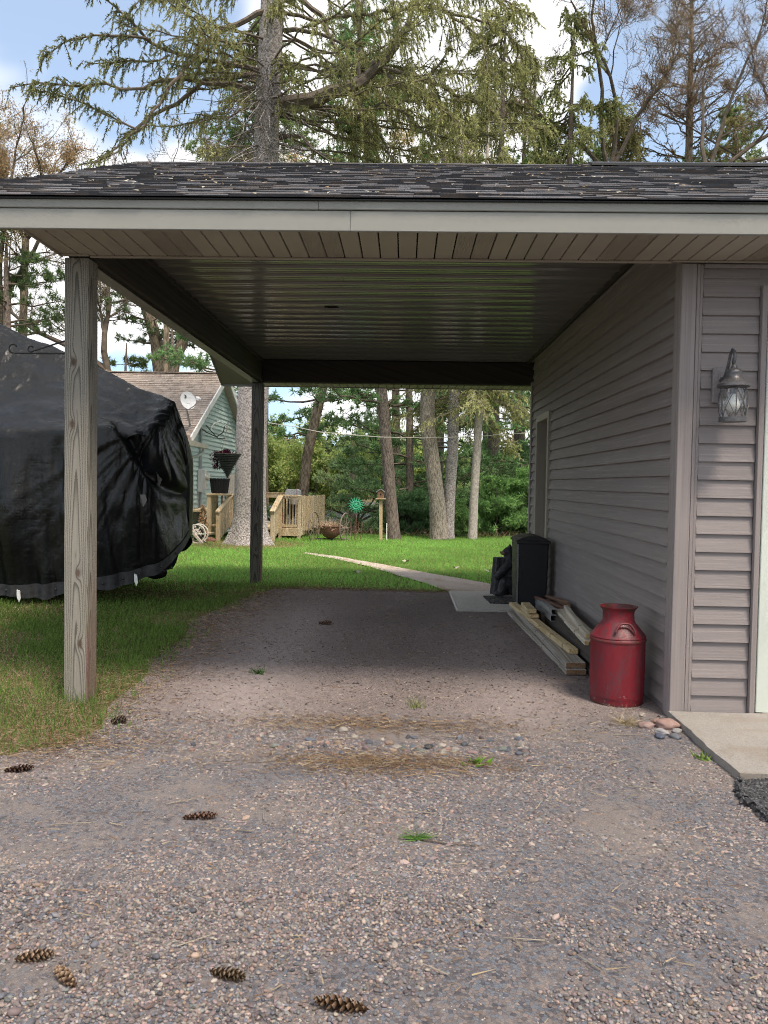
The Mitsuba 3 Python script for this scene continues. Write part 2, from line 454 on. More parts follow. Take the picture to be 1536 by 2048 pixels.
def dirt(p, n, uv):
    # grit and sand between the pebbles in front, brown sandy earth under the roof
    pat = fbm(p.x * 1.7, p.y * 1.7, 2, 4)
    v1, v2, r = voronoi(p.x * 95 + 0.6 * noise(p.x * 60, p.y * 60), p.y * 95)
    r2 = noise(r * 91.7, 3.1)
    tone = mix((.085, .085, .098), (.21, .172, .158), r) * (0.72 + 0.6 * r2)
    tone = mix(tone, C((.12, .13, .152)), smoothstep(0.62, 0.7, r2))
    gap = smoothstep(0.03, 0.22, v2 - v1)
    grit = tone * (0.66 + 0.36 * gap)
    sand = mix((.155, .132, .122), (.195, .168, .155), pat) * (0.7 + 0.55 * noise(p.x * 420, p.y * 420))
    s = mix(grit, sand, smoothstep(0.42, 0.70, fbm(p.x * 2.3, p.y * 3.4, 8, 4) + 0.25 * (noise(p.x * 45, p.y * 45, 3) - 0.5)) * 0.7)
    e = mix((.135, .112, .106), (.195, .162, .155), fbm(p.x * 2.2, p.y * 1.3, 12, 4)) * (0.55 + 0.85 * noise(p.x * 150, p.y * 150))
    track = dr.exp(-dr.square((p.x + 0.95 + 0.12 * (noise(p.y * 0.9, 2) - 0.5)) / 0.33)) + 0.8 * dr.exp(-dr.square((p.x - 0.72 + 0.12 * (noise(p.y * 0.8, 7) - 0.5)) / 0.3))
    e = mix(e, C((.245, .21, .204)) * (0.7 + 0.55 * noise(p.x * 190, p.y * 190)), dr.clip(track, 0, 1) * 0.75 * smoothstep(9.2, 7.6, p.y))
    e = mix(e, C((.10, .078, .072)), smoothstep(0.54, 0.76, fbm(p.x * 34, p.y * 34, 31, 3)) * 0.4)
    k = smoothstep(4.0, 4.7, p.y + 0.6 * (fbm(p.x * 2, p.y * 2, 3, 3) - 0.5))
    return mix(s, e, k)


pri('M_gravelbed', dirt, rough=0.92, spec=0.12, bump=lambda p, n, uv: fbm(p.x * 70, p.y * 70, 1, 3) + 0.6 * noise(p.x * 22, p.y * 22, 3) * 2, bs=0.008, two=True)


def turf(p, n, uv):
    c = mix((.055, .060, .022), (.085, .105, .03), fbm(p.x * 2, p.y * 2, 1, 3))
    dry = smoothstep(0.45, 0.65, fbm(p.x * 1.6, p.y * 1.6, 8, 3)) * smoothstep(8.5, 6.0, p.y) * smoothstep(2.0, 3.0, p.y)
    c = mix(c, C((.22, .16, .095)), dry * 0.8)
    lake = smoothstep(24, 34, p.y)
    return mix(c, C((.10, .085, .05)), lake) * (0.7 + 0.6 * noise(p.x * 60, p.y * 60))


pri('M_turf', turf, rough=0.95, spec=0.1, two=True)
pri('M_water', lambda p, n, uv: C((.02, .035, .045)), rough=0.06, spec=0.9, bump=lambda p, n, uv: noise(p.x * 0.9, p.y * 2.2, 1) + noise(p.x * 2.6, p.y * 5, 6) * 0.5, bs=0.012, two=True)
scene['M_vc'] = {'type': 'twosided', 'bsdf': {'type': 'diffuse', 'reflectance': {'type': 'mesh_attribute', 'name': 'vertex_color'}}}
scene['M_leaf'] = {'type': 'principledthin', 'base_color': {'type': 'mesh_attribute', 'name': 'vertex_color'}, 'roughness': 0.7, 'spec_trans': 0.0, 'diff_trans': 0.8, 'eta': 1.3}
scene['M_stone'] = {'type': 'twosided', 'bsdf': {'type': 'principled', 'base_color': {'type': 'mesh_attribute', 'name': 'vertex_color'}, 'roughness': 0.62, 'specular': 0.35}}


def bark(ca, cb, fx, fz, vor=False):
    def f(p, n, uv):
        a = fbm((p.x + p.y * 0.6) * fx, (p.y - p.x * 0.4) * fx, p.z * fz, 3)
        b = noise(p.x * fx * 2.3, p.y * fx * 2.3, p.z * fz * 2.6)
        return mix(ca, cb, smoothstep(0.36, 0.64, a * 0.6 + b * 0.4))
    return f


pri('M_bark_spruce', bark((.17, .148, .138), (.50, .452, .435), 44, 36), rough=0.9, bump=lambda p, n, uv: fbm((p.x + p.y) * 40, p.z * 34, p.y * 20, 2), bs=0.015, two=True)
pri('M_bark_oak', bark((.15, .125, .10), (.40, .35, .29), 62, 13), rough=0.9, bump=lambda p, n, uv: fbm((p.x + p.y) * 26, p.z * 5, p.y * 20, 2), bs=0.03, two=True)
pri('M_bark_pine', bark((.09, .072, .062), (.24, .195, .165), 50, 12), rough=0.9, two=True)
pri('M_bark_pale', bark((.33, .29, .255), (.50, .455, .41), 30, 22), rough=0.9, two=True)
pri('M_bark_warm', bark((.12, .095, .07), (.30, .24, .18), 20, 5), rough=0.9, two=True)
pri('M_limb', lambda p, n, uv: mix((.085, .068, .055), (.21, .175, .14), fbm(p.x * 14, p.y * 14, p.z * 14, 2)), rough=0.9, two=True)
pri('M_twig', lambda p, n, uv: mix((.075, .058, .046), (.17, .14, .11), noise(p.x * 7, p.y * 7, p.z * 7)), rough=0.9, two=True)
pri('M_greytwig', lambda p, n, uv: mix((.16, .135, .105), (.32, .28, .22), noise(p.x * 7, p.y * 7, p.z * 7)), rough=0.9, two=True)


def house_green(p, n, uv):
    return C((.46, .575, .545)) * (0.86 + 0.2 * fbm(p.y * 1.5, p.z * 30, 2, 2))


pri('M_housegreen', house_green, rough=0.6, two=True)


def house_roof(p, n, uv):
    t = cell_rand(dr.floor(p.x / 0.16 + 7 * cell_rand(dr.floor(p.z / 0.066), 5)), dr.floor(p.z / 0.066))
    return mix((.24, .19, .16), (.44, .37, .315), t * 0.6 + 0.4 * noise(p.x * 14, p.z * 40)) * (0.8 + 0.3 * fbm(p.x * 1.2, p.z * 3, 1, 2))


pri('M_houseroof', house_roof, rough=0.9, two=True)
pri('M_white', (.72, .72, .70), rough=0.5, two=True)
pri('M_offwhite', lambda p, n, uv: C((.60, .58, .52)) * (0.85 + 0.25 * noise(p.x * 12, p.y * 12, p.z * 12)), rough=0.55, two=True)
pri('M_palegreen', lambda p, n, uv: C((.56, .60, .54)) * (0.92 + 0.12 * noise(p.x * 20, p.z * 6)), rough=0.45, two=True)
pri('M_dish', (.58, .60, .63), rough=0.45, two=True)
pri('M_dishlogo', (.05, .06, .08), rough=0.5, two=True)
pri('M_meter', (.42, .44, .44), rough=0.45, two=True)
pri('M_conduit', (.30, .31, .32), rough=0.45, metal=0.4, two=True)
pri('M_blackmetal', (.018, .018, .02), rough=0.45, spec=0.5, two=True)
pri('M_cable', (.012, .012, .013), rough=0.5, two=True)
pri('M_rust', lambda p, n, uv: mix((.13, .058, .038), (.24, .13, .09), fbm(p.x * 30, p.y * 30, p.z * 30, 3)), rough=0.8, two=True)
pri('M_oldiron', lambda p, n, uv: mix((.13, .10, .08), (.26, .21, .17), fbm(p.x * 20, p.y * 20, p.z * 20, 3)), rough=0.75, two=True)
pri('M_sungreen', lambda p, n, uv: C((.06, .42, .24)) * (0.8 + 0.4 * noise(p.x * 40, p.z * 40)), rough=0.45, two=True)
pri('M_tan', lambda p, n, uv: C((.46, .40, .34)) * (0.85 + 0.25 * noise(p.x * 30, p.y * 30, p.z * 30)), rough=0.6, two=True)
pri('M_wicker', lambda p, n, uv: mix((.008, .010, .008), (.03, .034, .026), noise(p.x * 60, p.y * 60, p.z * 30)), rough=0.7, two=True)
pri('M_redplastic', (.45, .035, .03), rough=0.4, two=True)
pri('M_greycover', lambda p, n, uv: C((.34, .355, .38)) * (0.85 + 0.3 * fbm(p.x * 8, p.z * 6, p.y * 8, 2)), rough=0.5, two=True)
pri('M_lampmetal', lambda p, n, uv: mix((.065, .063, .068), (.13, .125, .13), fbm(p.x * 60, p.y * 60, p.z * 60, 2)), rough=0.42, spec=0.5, metal=0.35, two=True)
pri('M_lampplate', lambda p, n, uv: C((.22, .20, .20)) * (0.9 + 0.2 * noise(p.x * 80, p.z * 80)), rough=0.6, two=True)
scene['M_glass'] = {'type': 'thindielectric', 'int_ior': 1.5}
pri('M_windowglass', (.02, .025, .03), rough=0.05, spec=0.8, two=True)
pri('M_bulb', (.62, .62, .58), rough=0.25, two=True)
pri('M_rubbermat', lambda p, n, uv: mix((.018, .018, .02), (.07, .068, .07), smoothstep(0.45, 0.6, noise(p.x * 60, p.y * 60))), rough=0.7,
    bump=lambda p, n, uv: noise(p.x * 45, p.y * 45), bs=0.006, two=True)


def bear_col(p, n, uv):
    f = fbm(p.x * 50, p.y * 50, p.z * 26, 3)
    c = mix((.013, .013, .016), (.05, .05, .055), f)
    return c


pri('M_bear', bear_col, rough=0.55, bump=lambda p, n, uv: fbm(p.x * 55, p.y * 55, p.z * 28, 2), bs=0.012, two=True)
pri('M_beartan', lambda p, n, uv: C((.26, .17, .10)) * (0.7 + 0.5 * noise(p.x * 90, p.y * 90, p.z * 90)), rough=0.7, two=True)
pri('M_darkvoid', (.01, .01, .01), rough=0.9, two=True)

# ------------------------------------------------------------------ ground, water, drive, paths
def gz(x, y):
    x, y = np.asarray(x, float), np.asarray(y, float)
    s = np.clip((y - 19.2) / 24, 0, 1)
    z = -3.3 * s * s * (3 - 2 * s)
    far = np.clip((y - 150) / 60, 0, 1)
    z = z + far * far * 5.0
    z = z + np.where((y > 20) & (y < 45), (meshkit.noise(np.stack([x * .25, y * .25, y * 0], -1)) - .5) * .5 * np.clip((y - 20) / 6, 0, 1), 0)
    return z


ys = np.concatenate([np.linspace(-25, 8, 12), np.linspace(9, 46, 60), np.linspace(50, 420, 40)])
xs = np.concatenate([np.linspace(-320, -40, 12), np.linspace(-34, 34, 50), np.linspace(40, 320, 12)])
X, Y = np.meshgrid(xs, ys)
ii, jj = np.meshgrid(np.arange(len(ys) - 1), np.arange(len(xs) - 1), indexing='ij')
q = ii * len(xs) + jj
gf = np.vstack([np.stack([q, q + 1, q + len(xs) + 1], -1).reshape(-1, 3), np.stack([q, q + len(xs) + 1, q + len(xs)], -1).reshape(-1, 3)])
one('lawn', 'green lawn running back from the carport to the trees', 'lawn', (np.stack([X, Y, gz(X, Y)], -1).reshape(-1, 3), gf), 'M_turf', kind='structure', smooth=True)
one('lake_water', 'pale lake water glinting behind the wooden deck', 'lake', (np.array([[-320, 36, -2.6], [320, 36, -2.6], [320, 190, -2.6], [-320, 190, -2.6]]), np.array([[0, 1, 2], [0, 2, 3]])), 'M_water', kind='structure')


def wavy(pts, step=0.12, amp=0.05, seed=0, fr=2.3):
    """A closed outline with a ragged edge."""
    out = []
    pts = [np.array(p, float) for p in pts]
    for a, b in zip(pts, pts[1:] + pts[:1]):
        k = max(1, int(min(np.linalg.norm(b - a), 12) / step))
        for t in np.linspace(0, 1, k, endpoint=False):
            out.append(a + (b - a) * t)
    o = np.array(out)
    q = np.column_stack([o * fr, np.zeros(len(o))])
    d = np.stack([meshkit.fbm(q, 3, seed), meshkit.fbm(q + 31.7, 3, seed + 5)], -1) - 0.5
    return Polygon(o + d * 2 * amp).buffer(0)


DRIVE = wavy([(-12, 3.1), (-4, 3.25), (-2.7, 3.4), (-2.0, 3.62), (-1.62, 3.85), (-1.58, 4.1), (-1.72, 4.45), (-1.72, 5.1), (-1.82, 6.0), (-1.95, 7.4), (-1.84, 8.7), (-1.58, 9.72), (-.7, 9.82), (.5, 9.64),
               (1.9, 9.6), (1.9, 4.4), (12, 4.4), (12, -14), (-12, -14)], amp=0.09, seed=3)
one('gravel_drive', 'gravel and dirt drive leading in under the carport roof', 'drive', sheet(DRIVE, 0.004), 'M_gravelbed', kind='structure')
PATH = wavy([(.58, 9.66), (1.545, 9.66), (1.53, 10.2), (1.2, 10.51), (.45, 11.6), (-.29, 12.75), (-1.2, 14.1), (-1.85, 14.75), (-1.83, 14.5), (-1.2, 13.6), (-.52, 12.41), (.17, 10.75)], step=.1, amp=.035, seed=8)
one('garden_path', 'pale curved footpath crossing the lawn from the back slab', 'path', sheet(PATH, 0.014), 'M_path', kind='structure')
one('back_slab', 'grey concrete slab at the side door of the garage', 'slab', bb(.57, 1.53, 8.22, 9.64, -.05, .032, .008), 'M_slab', kind='structure')
ap = wavy([(1.535, 3.56), (1.535, 4.53), (6.2, 4.53), (6.2, 3.56)], step=.05, amp=.018, seed=4, fr=6)
v, f = prism(ap, -0.09, 0.045)
one('garage_apron', 'worn concrete apron in front of the garage door', 'apron', (v, f), 'M_concrete', kind='structure')
asp = wavy([(1.47, -9), (1.47, 2.9), (1.47, 3.4), (1.53, 3.53), (6.2, 3.53), (6.2, -9)], step=.06, amp=.025, seed=9, fr=5)
lo, fl, rg = flat(asp)
rng = np.random.default_rng(5)
av, af = prism(asp, -.05, .030)
av[:, :2] += np.where(av[:, 2:3] > 0, [[.012, -.006]], 0)
an = 2600
ax_, ay_ = rng.uniform(1.44, 2.3, an), rng.uniform(2.4, 3.54, an)
ak = contains_xy(asp, ax_, ay_)
ac = [ball((a, b, .030), rng.uniform(.005, .013, 3) * [1, 1, .7], 0, .2, 2, 1) for a, b in zip(ax_[ak], ay_[ak])]
ek = np.array(asp.exterior.coords)
for a, b in ek[(ek[:, 0] < 2.0) & (ek[:, 1] > 2.2)]:
    for _ in range(10):
        ac.append(ball((a + rng.normal(.006, .012), b + rng.normal(0, .02), rng.uniform(-.002, .028)), rng.uniform(.007, .018, 3), 0, .2, 2, 1))
put(thing('asphalt_drive', 'raised black asphalt edge beside the concrete apron', 'driveway', kind='structure'), J([(av, af)] + ac), 'M_asphalt')

# ------------------------------------------------------------------ garage with carport
GAR = thing('garage', 'brown sided garage with an open carport roofed in dark shingles on wooden posts', 'garage')
ZT, ZC = 2.604, 2.885
YF, YB = 4.5426, 10.13
XL, XW, WB = -1.976, 1.5463, 9.70
ROW = 0.1035
# posts
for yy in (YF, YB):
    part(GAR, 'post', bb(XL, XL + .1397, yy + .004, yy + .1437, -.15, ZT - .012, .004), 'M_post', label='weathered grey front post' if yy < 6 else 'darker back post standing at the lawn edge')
# beams: front header, left beam, back beam
part(GAR, 'beam', J([bb(XL + .15, XW - .003, YF + .012, YF + .05, ZT + .004, ZC - .002, .003)]), 'M_beam')
LB = part(GAR, 'beam', J([bb(XL + .002, XL + .044, YF + .055, YB + .14, ZT, ZC + .02, .003), bb(XL + .046, XL + .092, YF + .055, YB + .14, ZT + .002, ZC + .02, .003), bb(XL + .094, XL + .137, YF + .055, YB - .002, ZT + .012, ZC - .002, .003)]), 'M_beam')
part(LB, 'flashing', J([bb(XL - .004, XL + .088, YF + .15, 6.9, ZT - .006, ZT - .001), bb(XL - .006, XL + .09, 6.88, YB - .01, ZT - .0095, ZT - .0065), bb(XL - .007, XL - .003, YF + .15, YB + .14, ZT - .006, ZT + .24)]), 'M_flashing')
part(GAR, 'beam', J([bb(XL + .14, XW + .09, YB, YB + .044, ZT, ZC - .002, .003), bb(XL + .14, XW + .09, YB + .046, YB + .137, ZT + .003, ZC + .02, .003)]), 'M_beam')
part(GAR, 'ledger', bb(XL + .138, XL + .165, YF + .06, YB - .003, ZC - .045, ZC - .004, .004), 'M_beam')
part(GAR, 'ledger', bb(XW - .03, XW - .002, YF + .06, YB - .003, ZC - .03, ZC - .004, .003), 'M_beam')
# ribbed steel ceiling sheets
CEI = num(GAR + '__ceiling')


def rib_profile(y0, ribs, pitch=0.2286):
    top, pts = [], []
    for k in range(ribs):
        a = y0 + k * pitch
        pts += [(a, ZC), (a + .012, ZC - .016), (a + .034, ZC - .016), (a + .046, ZC), (a + .105, ZC), (a + .11, ZC - .004), (a + .122, ZC - .004), (a + .127, ZC), (a + .165, ZC), (a + .17, ZC - .004), (a + .182, ZC - .004), (a + .187, ZC)]
    e = y0 + ribs * pitch
    pts.append((e - .0008, ZC))
    up = [(y, z + .0012) for y, z in reversed(pts)]
    return pts + up


put(CEI, bb(XL + .14, XW + .08, YF + .05, YB, ZC + .02, ZC + .03), 'M_darkvoid')
y0 = YF + .052
while y0 < YB - .05:
    k = min(4, max(1, int(round((YB - .005 - y0) / .2286))))
    part(CEI, 'panel', prism(rib_profile(y0, k), XL + .137, XW + .06, 'x'), 'M_ceiling')
    y0 += k * .2286
part(CEI, 'nail_head', J([ball((-.67, 7.05, ZC - .006), (.07, .012, .008), 1, .2, 6)]), 'M_darkvoid', label='small dark nest on the ceiling')

# soffits: narrow vented and plain boards running front to back
PW = 0.1016


def soffit(name, x0, x1, ya, yb, key):
    S = num(GAR + '__' + name)
    put(S, bb(x0, x1, ya - .002, yb + .002, ZT + .012, ZT + .02), 'M_darkvoid')
    k, x = 0, x0
    while x < x1 - .01:
        w = min(PW, x1 - x)
        z = ZT
        prof = [(x + .002, z + .010), (x + .003, z), (x + w - .006, z), (x + w - .004, z + .010)]
        vented = (k // 2) % 4 == 3
        if vented:
            m, g = 11, (w - .010) / 11
            prof = [(x + .002, z + .010), (x + .003, z)]
            for i in range(m):
                a = x + .0035 + i * g
                prof += [(a + g * .30, z), (a + g * .42, z + .003), (a + g * .78, z + .003), (a + g * .9, z)]
            prof += [(x + w - .006, z), (x + w - .004, z + .010)]
        part(S, 'panel', prism(prof, ya, yb, 'y'), 'M_soffit')
        x += PW
        k += 1
    return S


S1 = soffit('front_soffit', XL - .008, 5.4, 4.075, YF - .004, 0)
part(S1, 'channel', J([bb(XL + .15, XW - .06, YF - .006, YF + .01, ZT - .013, ZT - .001, .002), bb(XL - .006, XL + .15, YF - .03, YF - .006, ZT - .008, ZT - .001, .001), bb(XW - .06, 5.4, YF - .02, YF - .005, ZT - .010, ZT - .001, .002), bb(XL - .014, XL - .008, 4.075, YF, ZT - .012, ZT + .03)]), 'M_soffit')
S2 = soffit('back_soffit', XL - .008, 5.4, YB + .142, 10.60, 1)
# fascia: wide board, trim board above, with the butt joints the photo shows
FA = num(GAR + '__fascia')
put(FA, J([bb(-2.46, -.298, 4.052, 4.074, ZT - .004, ZT + .098, .003), bb(-.2970, 5.5, 4.0523, 4.074, ZT - .004, ZT + .098, .003)]), 'M_fascia')
part(FA, 'trim_board', J([bb(-2.46, -.46, 4.044, 4.070, ZT + .101, ZT + .144, .003), bb(-.4585, 5.5, 4.0435, 4.070, ZT + .101, ZT + .1445, .003)]), 'M_fascia')
part(GAR, 'fascia', J([bb(-2.46, 5.5, 10.605, 10.63, ZT - .008, ZT + .200, .003)]), 'M_fascia', label='back fascia board')

# roof: deck, shingles course by course, ridge cap, vent
SL, YE, ZE, YR = 0.448, 4.022, ZT + .152, 7.34
XR = -2.52
ZR = ZE + SL * (YR - YE)
YE2 = 2 * YR - YE
ROOF = num(GAR + '__roof')
put(ROOF, J([prism([(YE + .03, ZE - .03), (YR, ZR - .035), (YE2 - .03, ZE - .03), (YE2 - .03, ZE - .012), (YR, ZR - .012), (YE + .03, ZE - .012)], XR + .03, 5.5, 'x')]), 'M_darkvoid')
part(GAR, 'drip_edge', J([bb(XR, 5.5, YE + .006, YE + .05, ZE - .010, ZE - .002, .002)]), 'M_blackmetal')
part(GAR, 'rake_board', prism([(4.06, ZT + .02), (YR, ZT + .0 + SL * (YR - 4.06)), (10.62, ZT + .0), (10.62, ZT + .15), (YR, ZT + .15 + SL * (YR - 4.06)), (4.06, ZT + .15)], -2.482, -2.462, 'x'), 'M_fascia')
part(GAR, 'rake_soffit', prism([(4.08, ZT + .02), (YR, ZT + .02 + SL * (YR - 4.08)), (10.60, ZT + .02), (10.60, ZT + .028), (YR, ZT + .028 + SL * (YR - 4.08)), (4.08, ZT + .028)], -2.46, XL - .008, 'x'), 'M_soffit')
part(GAR, 'gable_wall', prism([(YF, ZT + .02), (YR, ZT + .02 + SL * (YR - YF)), (YB + .13, ZT + .02)], XL - .012, XL - .002, 'x'), 'M_siding')
rng = np.random.default_rng(11)
LR = math.hypot(YR - YE, ZR - ZE)
nc = int(math.hypot(YR - YE, ZR - ZE) / .130)
ux = np.array([math.cos(math.atan(SL)), math.sin(math.atan(SL))])
nrm = np.array([-ux[1], ux[0]])
field, cnt = [], 0


def tab(x0, x1, s0, s1, th, side):
    a = np.array([YE, ZE]) + ux * s0 + nrm * (th + .003)
    s1 = min(s1, LR)
    b = np.array([YE, ZE]) + ux * s1 + nrm * .003
    a2, b2 = a - nrm * th, b - nrm * .003
    p = [a2, a, b, b2]
    if side:
        p = [np.array([2 * YR - q[0], q[1]]) for q in p]
    v = np.array([(x, q[0], q[1]) for x in (x0, x1) for q in p])
    f = np.array([[0, 1, 2], [0, 2, 3], [4, 6, 5], [4, 7, 6], [0, 4, 5], [0, 5, 1], [1, 5, 6], [1, 6, 2], [3, 7, 4], [3, 4, 0]])
    return fix((v, f))


near_count = 0
for c in range(nc):
    x = XR - .01 - rng.uniform(0, .25)
    while x < 5.5:
        w = rng.uniform(.07, .24)
        s0 = c * .130 + rng.normal(0, .004) - (rng.random() < .25) * rng.uniform(0, .02) 
        if c == 0:
            s0 = -.008 + rng.normal(0, .0012)
        th = rng.choice([.005, .006, .011, .013])
        if rng.random() < .06:
            th += .008
        m = tab(max(x, XR - .012 + rng.uniform(-.012, .012)), min(x + w - .002, 5.5), s0, s0 + .20, th, 0)
        if x + w > XR and near_count < 295 and -2.2 < x < 1.9:
            part(ROOF, 'shingle', m, 'M_shingle')
            near_count += 1
        elif x + w > XR:
            field.append(m)
        x += w
for c in range(nc):
    field.append(tab(XR, 5.5, c * .130, c * .130 + .2, .008, 1))
part(ROOF, 'shingle_field', J(field), 'M_shingle', kind='stuff')
cap = []
x = XR
while x < 5.5:
    w = .15
    t = rng.uniform(.003, .006)
    cap.append(mv(prism([(YR - .15, ZR - .15 * SL + .009), (YR, ZR + .007), (YR + .15, ZR - .15 * SL + .009), (YR + .15, ZR - .15 * SL + .009 + t), (YR, ZR + .009 + t), (YR - .15, ZR - .15 * SL + .009 + t)], x, x + w - .003, 'x'), (0, 0, rng.uniform(0, .003))))
    x += w
part(ROOF, 'ridge_cap', J(cap), 'M_shingle')
part(ROOF, 'ridge_vent', J([prism([(YR - .17, ZR - .058), (YR, ZR + .018), (YR + .17, ZR - .058), (YR + .17, ZR - .036), (YR, ZR + .040), (YR - .17, ZR - .036)], 1.62, 5.4, 'x')]), 'M_blackmetal')
# debris caught on the roof: fallen buds and needle bits
n = 380
rx, rs = rng.uniform(XR, 5.2, n), rng.uniform(0.05, 3.5, n)
base = np.stack([rx, YE + ux[0] * rs + nrm[0] * .013, ZE + ux[1] * rs + nrm[1] * .013], 1)
ang = rng.uniform(0, 2 * np.pi, n)
dv = np.stack([np.cos(ang), np.sin(ang) * ux[0], np.sin(ang) * ux[1] + .15], 1)
m = blades(base, dv, rng.uniform(.01, .035, n), rng.uniform(.004, .010, n), rng, side=np.repeat([[0, 0.2, 1.0]], n, 0))
one('roof_litter', 'pale fallen buds and needles scattered over the shingles', 'litter', m, 'M_vc', kind='stuff', color=vcol(n, np.array([(.5, .42, .30), (.36, .24, .13), (.6, .55, .45)])[rng.integers(0, 3, n)], 3))


# siding: each course a lapped plank of its own
def lap(z, out, inn):
    """Section (outward, z) of one course; outward grows away from the wall."""
    return [(inn, z - .001), (out + .0005, z), (out, z + .004), (inn + .001, z + ROW + .006), (inn, z + ROW + .006)]


def plank_row(parent, kind, wall, c0, c1, z, zmax, jit=0.0):
    pts = [(o, min(zz, zmax)) for o, zz in lap(z, (.019 if wall == 'front' else .028) + jit, 0.0)]
    pg = Polygon(pts).buffer(0)
    if pg.is_empty or pg.area < 1e-6:
        return
    if wall == 'front':   # faces -y
        m = prism([(YF + .030 - o, zz) for o, zz in pg.exterior.coords[:-1]], c0, c1, 'x')
    else:                 # faces -x
        m = prism([(XW + .030 - o, zz) for o, zz in pg.exterior.coords[:-1]], c0, c1, 'y')
    part(parent, kind, m, 'M_siding')


FW = num(GAR + '__front_wall')
DX0 = 1.995      # garage door trim begins
put(FW, J([bb(XW + .02, DX0 + .03, YF + .034, YF + .14, .02, ZT + .2), bb(DX0 + .03, 4.9, YF + .034, YF + .14, 2.30, ZT + .2), bb(4.9, 5.4, YF + .034, YF + .14, .02, ZT + .2)]), 'M_siding')
z, rng = .030, np.random.default_rng(2)
while z < ZT - .03:
    plank_row(FW, 'plank', 'front', XW + .128, DX0 - .002, z, ZT - .022, rng.normal(0, .0008))
    z += ROW
SW = num(GAR + '__side_wall')
D0, D1, DH = 8.62, 9.27, 2.06
put(SW, J([bb(XW + .034, XW + .16, YF + .142, D0 - .03, -.05, ZC + .02), bb(XW + .034, XW + .16, D1 + .03, WB + .13, -.05, ZC + .02), bb(XW + .034, XW + .16, D0 - .03, D1 + .03, DH + .03, ZC + .02)]), 'M_siding')
z = -.052
while z < ZC - .02:
    j = rng.normal(0, .0008)
    top = ZC - .003
    if z + ROW < DH + .09:
        plank_row(SW, 'plank', 'side', YF + .128, D0 - .083, z, top, j)
        plank_row(SW, 'plank', 'side', D1 + .083, WB + .05, z, top, j)
    else:
        plank_row(SW, 'plank', 'side', YF + .128, WB + .05, z, top, j)
    z += ROW
# corner boards
CB = part(GAR, 'corner_trim', J([bb(XW, XW + .083, YF - .004, YF + .02, .014, ZT - .014, .003), bb(XW + .087, XW + .106, YF + .002, YF + .02, .014, ZT - .014, .002), bb(XW + .108, XW + .124, YF + .008, YF + .024, .014, ZT - .014, .002),
                                 bb(XW - .0008, XW + .02, YF + .022, YF + .093, -.02, ZC - .004, .003), bb(XW + .004, XW + .02, YF + .097, YF + .124, -.02, ZC - .004, .002)]), 'M_corner')
part(GAR, 'corner_trim', bb(XW - .004, XW + .1, WB + .053, WB + .15, -.02, ZT - .004, .003), 'M_corner', label='back corner board')
part(GAR, 'frieze', J([bb(XW + .126, 5.4, YF + .000, YF + .02, ZT - .034, ZT - .013, .003)]), 'M_corner')
part(GAR, 'foundation', J([bb(XW + .03, 5.4, YF + .03, YF + .13, -.1, .022), bb(XW + .035, XW + .13, YF + .1, WB, -.1, .022)]), 'M_slab')
# side door in its deep opening
SD = part(GAR, 'side_door', bb(XW + .115, XW + .155, D0, D1, .035, DH, .003), 'M_greyplastic')
part(SD, 'frame', J([bb(XW - .012, XW + .024, D0 - .08, D0 - .003, .034, DH + .08, .003), bb(XW - .012, XW + .024, D1 + .003, D1 + .08, .034, DH + .08, .003), bb(XW - .0125, XW + .024, D0 - .003, D1 + .003, DH + .003, DH + .08, .003),
                     bb(XW + .024, XW + .16, D0 - .03, D0, .034, DH + .03), bb(XW + .024, XW + .16, D1, D1 + .03, .034, DH + .03), bb(XW + .024, XW + .16, D0, D1, DH, DH + .03)]), 'M_soffit', label='clay coloured door frame')
part(SD, 'knob', ball((XW + .09, D0 + .07, .95), (.028, .028, .028), 2), 'M_galv')
# garage door with jamb and channel
GD = num(GAR + '__garage_door')
put(GD, J([bb(DX0 + .13, 4.85, YF + .085, YF + .12, .06 + k * .55, .06 + k * .55 + .54, .006) for k in range(4)]), 'M_white')
for k in range(4):
    for i in range(4):
        part(GD, 'panel', bb(DX0 + .19 + i * .64, DX0 + .72 + i * .64, YF + .078, YF + .088, .14 + k * .55, .50 + k * .55, .008), 'M_white')
part(GD, 'bottom_seal', bb(DX0 + .13, 4.85, YF + .085, YF + .115, .046, .058), 'M_blackmetal')
part(GAR, 'door_jamb', J([bb(DX0 + .036, DX0 + .13, YF - .018, YF + .125, .05, 2.42, .003), bb(4.85, 4.95, YF - .018, YF + .125, .05, 2.42, .003), bb(DX0 + .13, 4.85, YF - .018, YF + .125, 2.285, 2.42, .003)]), 'M_palegreen')
part(GAR, 'channel', J([bb(DX0 + .002, DX0 + .032, YF - .012, YF + .022, .022, 2.47, .002), bb(DX0 + .002, 5.0, YF - .012, YF + .022, 2.44, 2.471, .002)]), 'M_corner')
part(GAR, 'back_wall', bb(XW + .03, 5.4, WB + .02, WB + .14, -.05, ZT + .2), 'M_siding')
part(GAR, 'end_wall', bb(5.35, 5.45, YF + .1, WB + .1, -.05, ZC), 'M_siding')
part(GAR, 'attic_deck', bb(XW + .17, 5.35, YF + .15, YB, ZC, ZC + .02), 'M_darkvoid')

# ------------------------------------------------------------------ lantern on the front wall
LAN = thing('wall_lantern', 'dark metal coach lantern with crossed bars mounted on the brown siding', 'lantern')
lx, ly = 1.798, 4.405


def big(m):
    v = np.array(m[0], float)
    v[:, :2] = np.array([lx, ly]) + (v[:, :2] - [lx, ly]) * 1.2
    v[:, 2] = 1.693 + (v[:, 2] - 1.70) * 1.12
    return v, m[1]


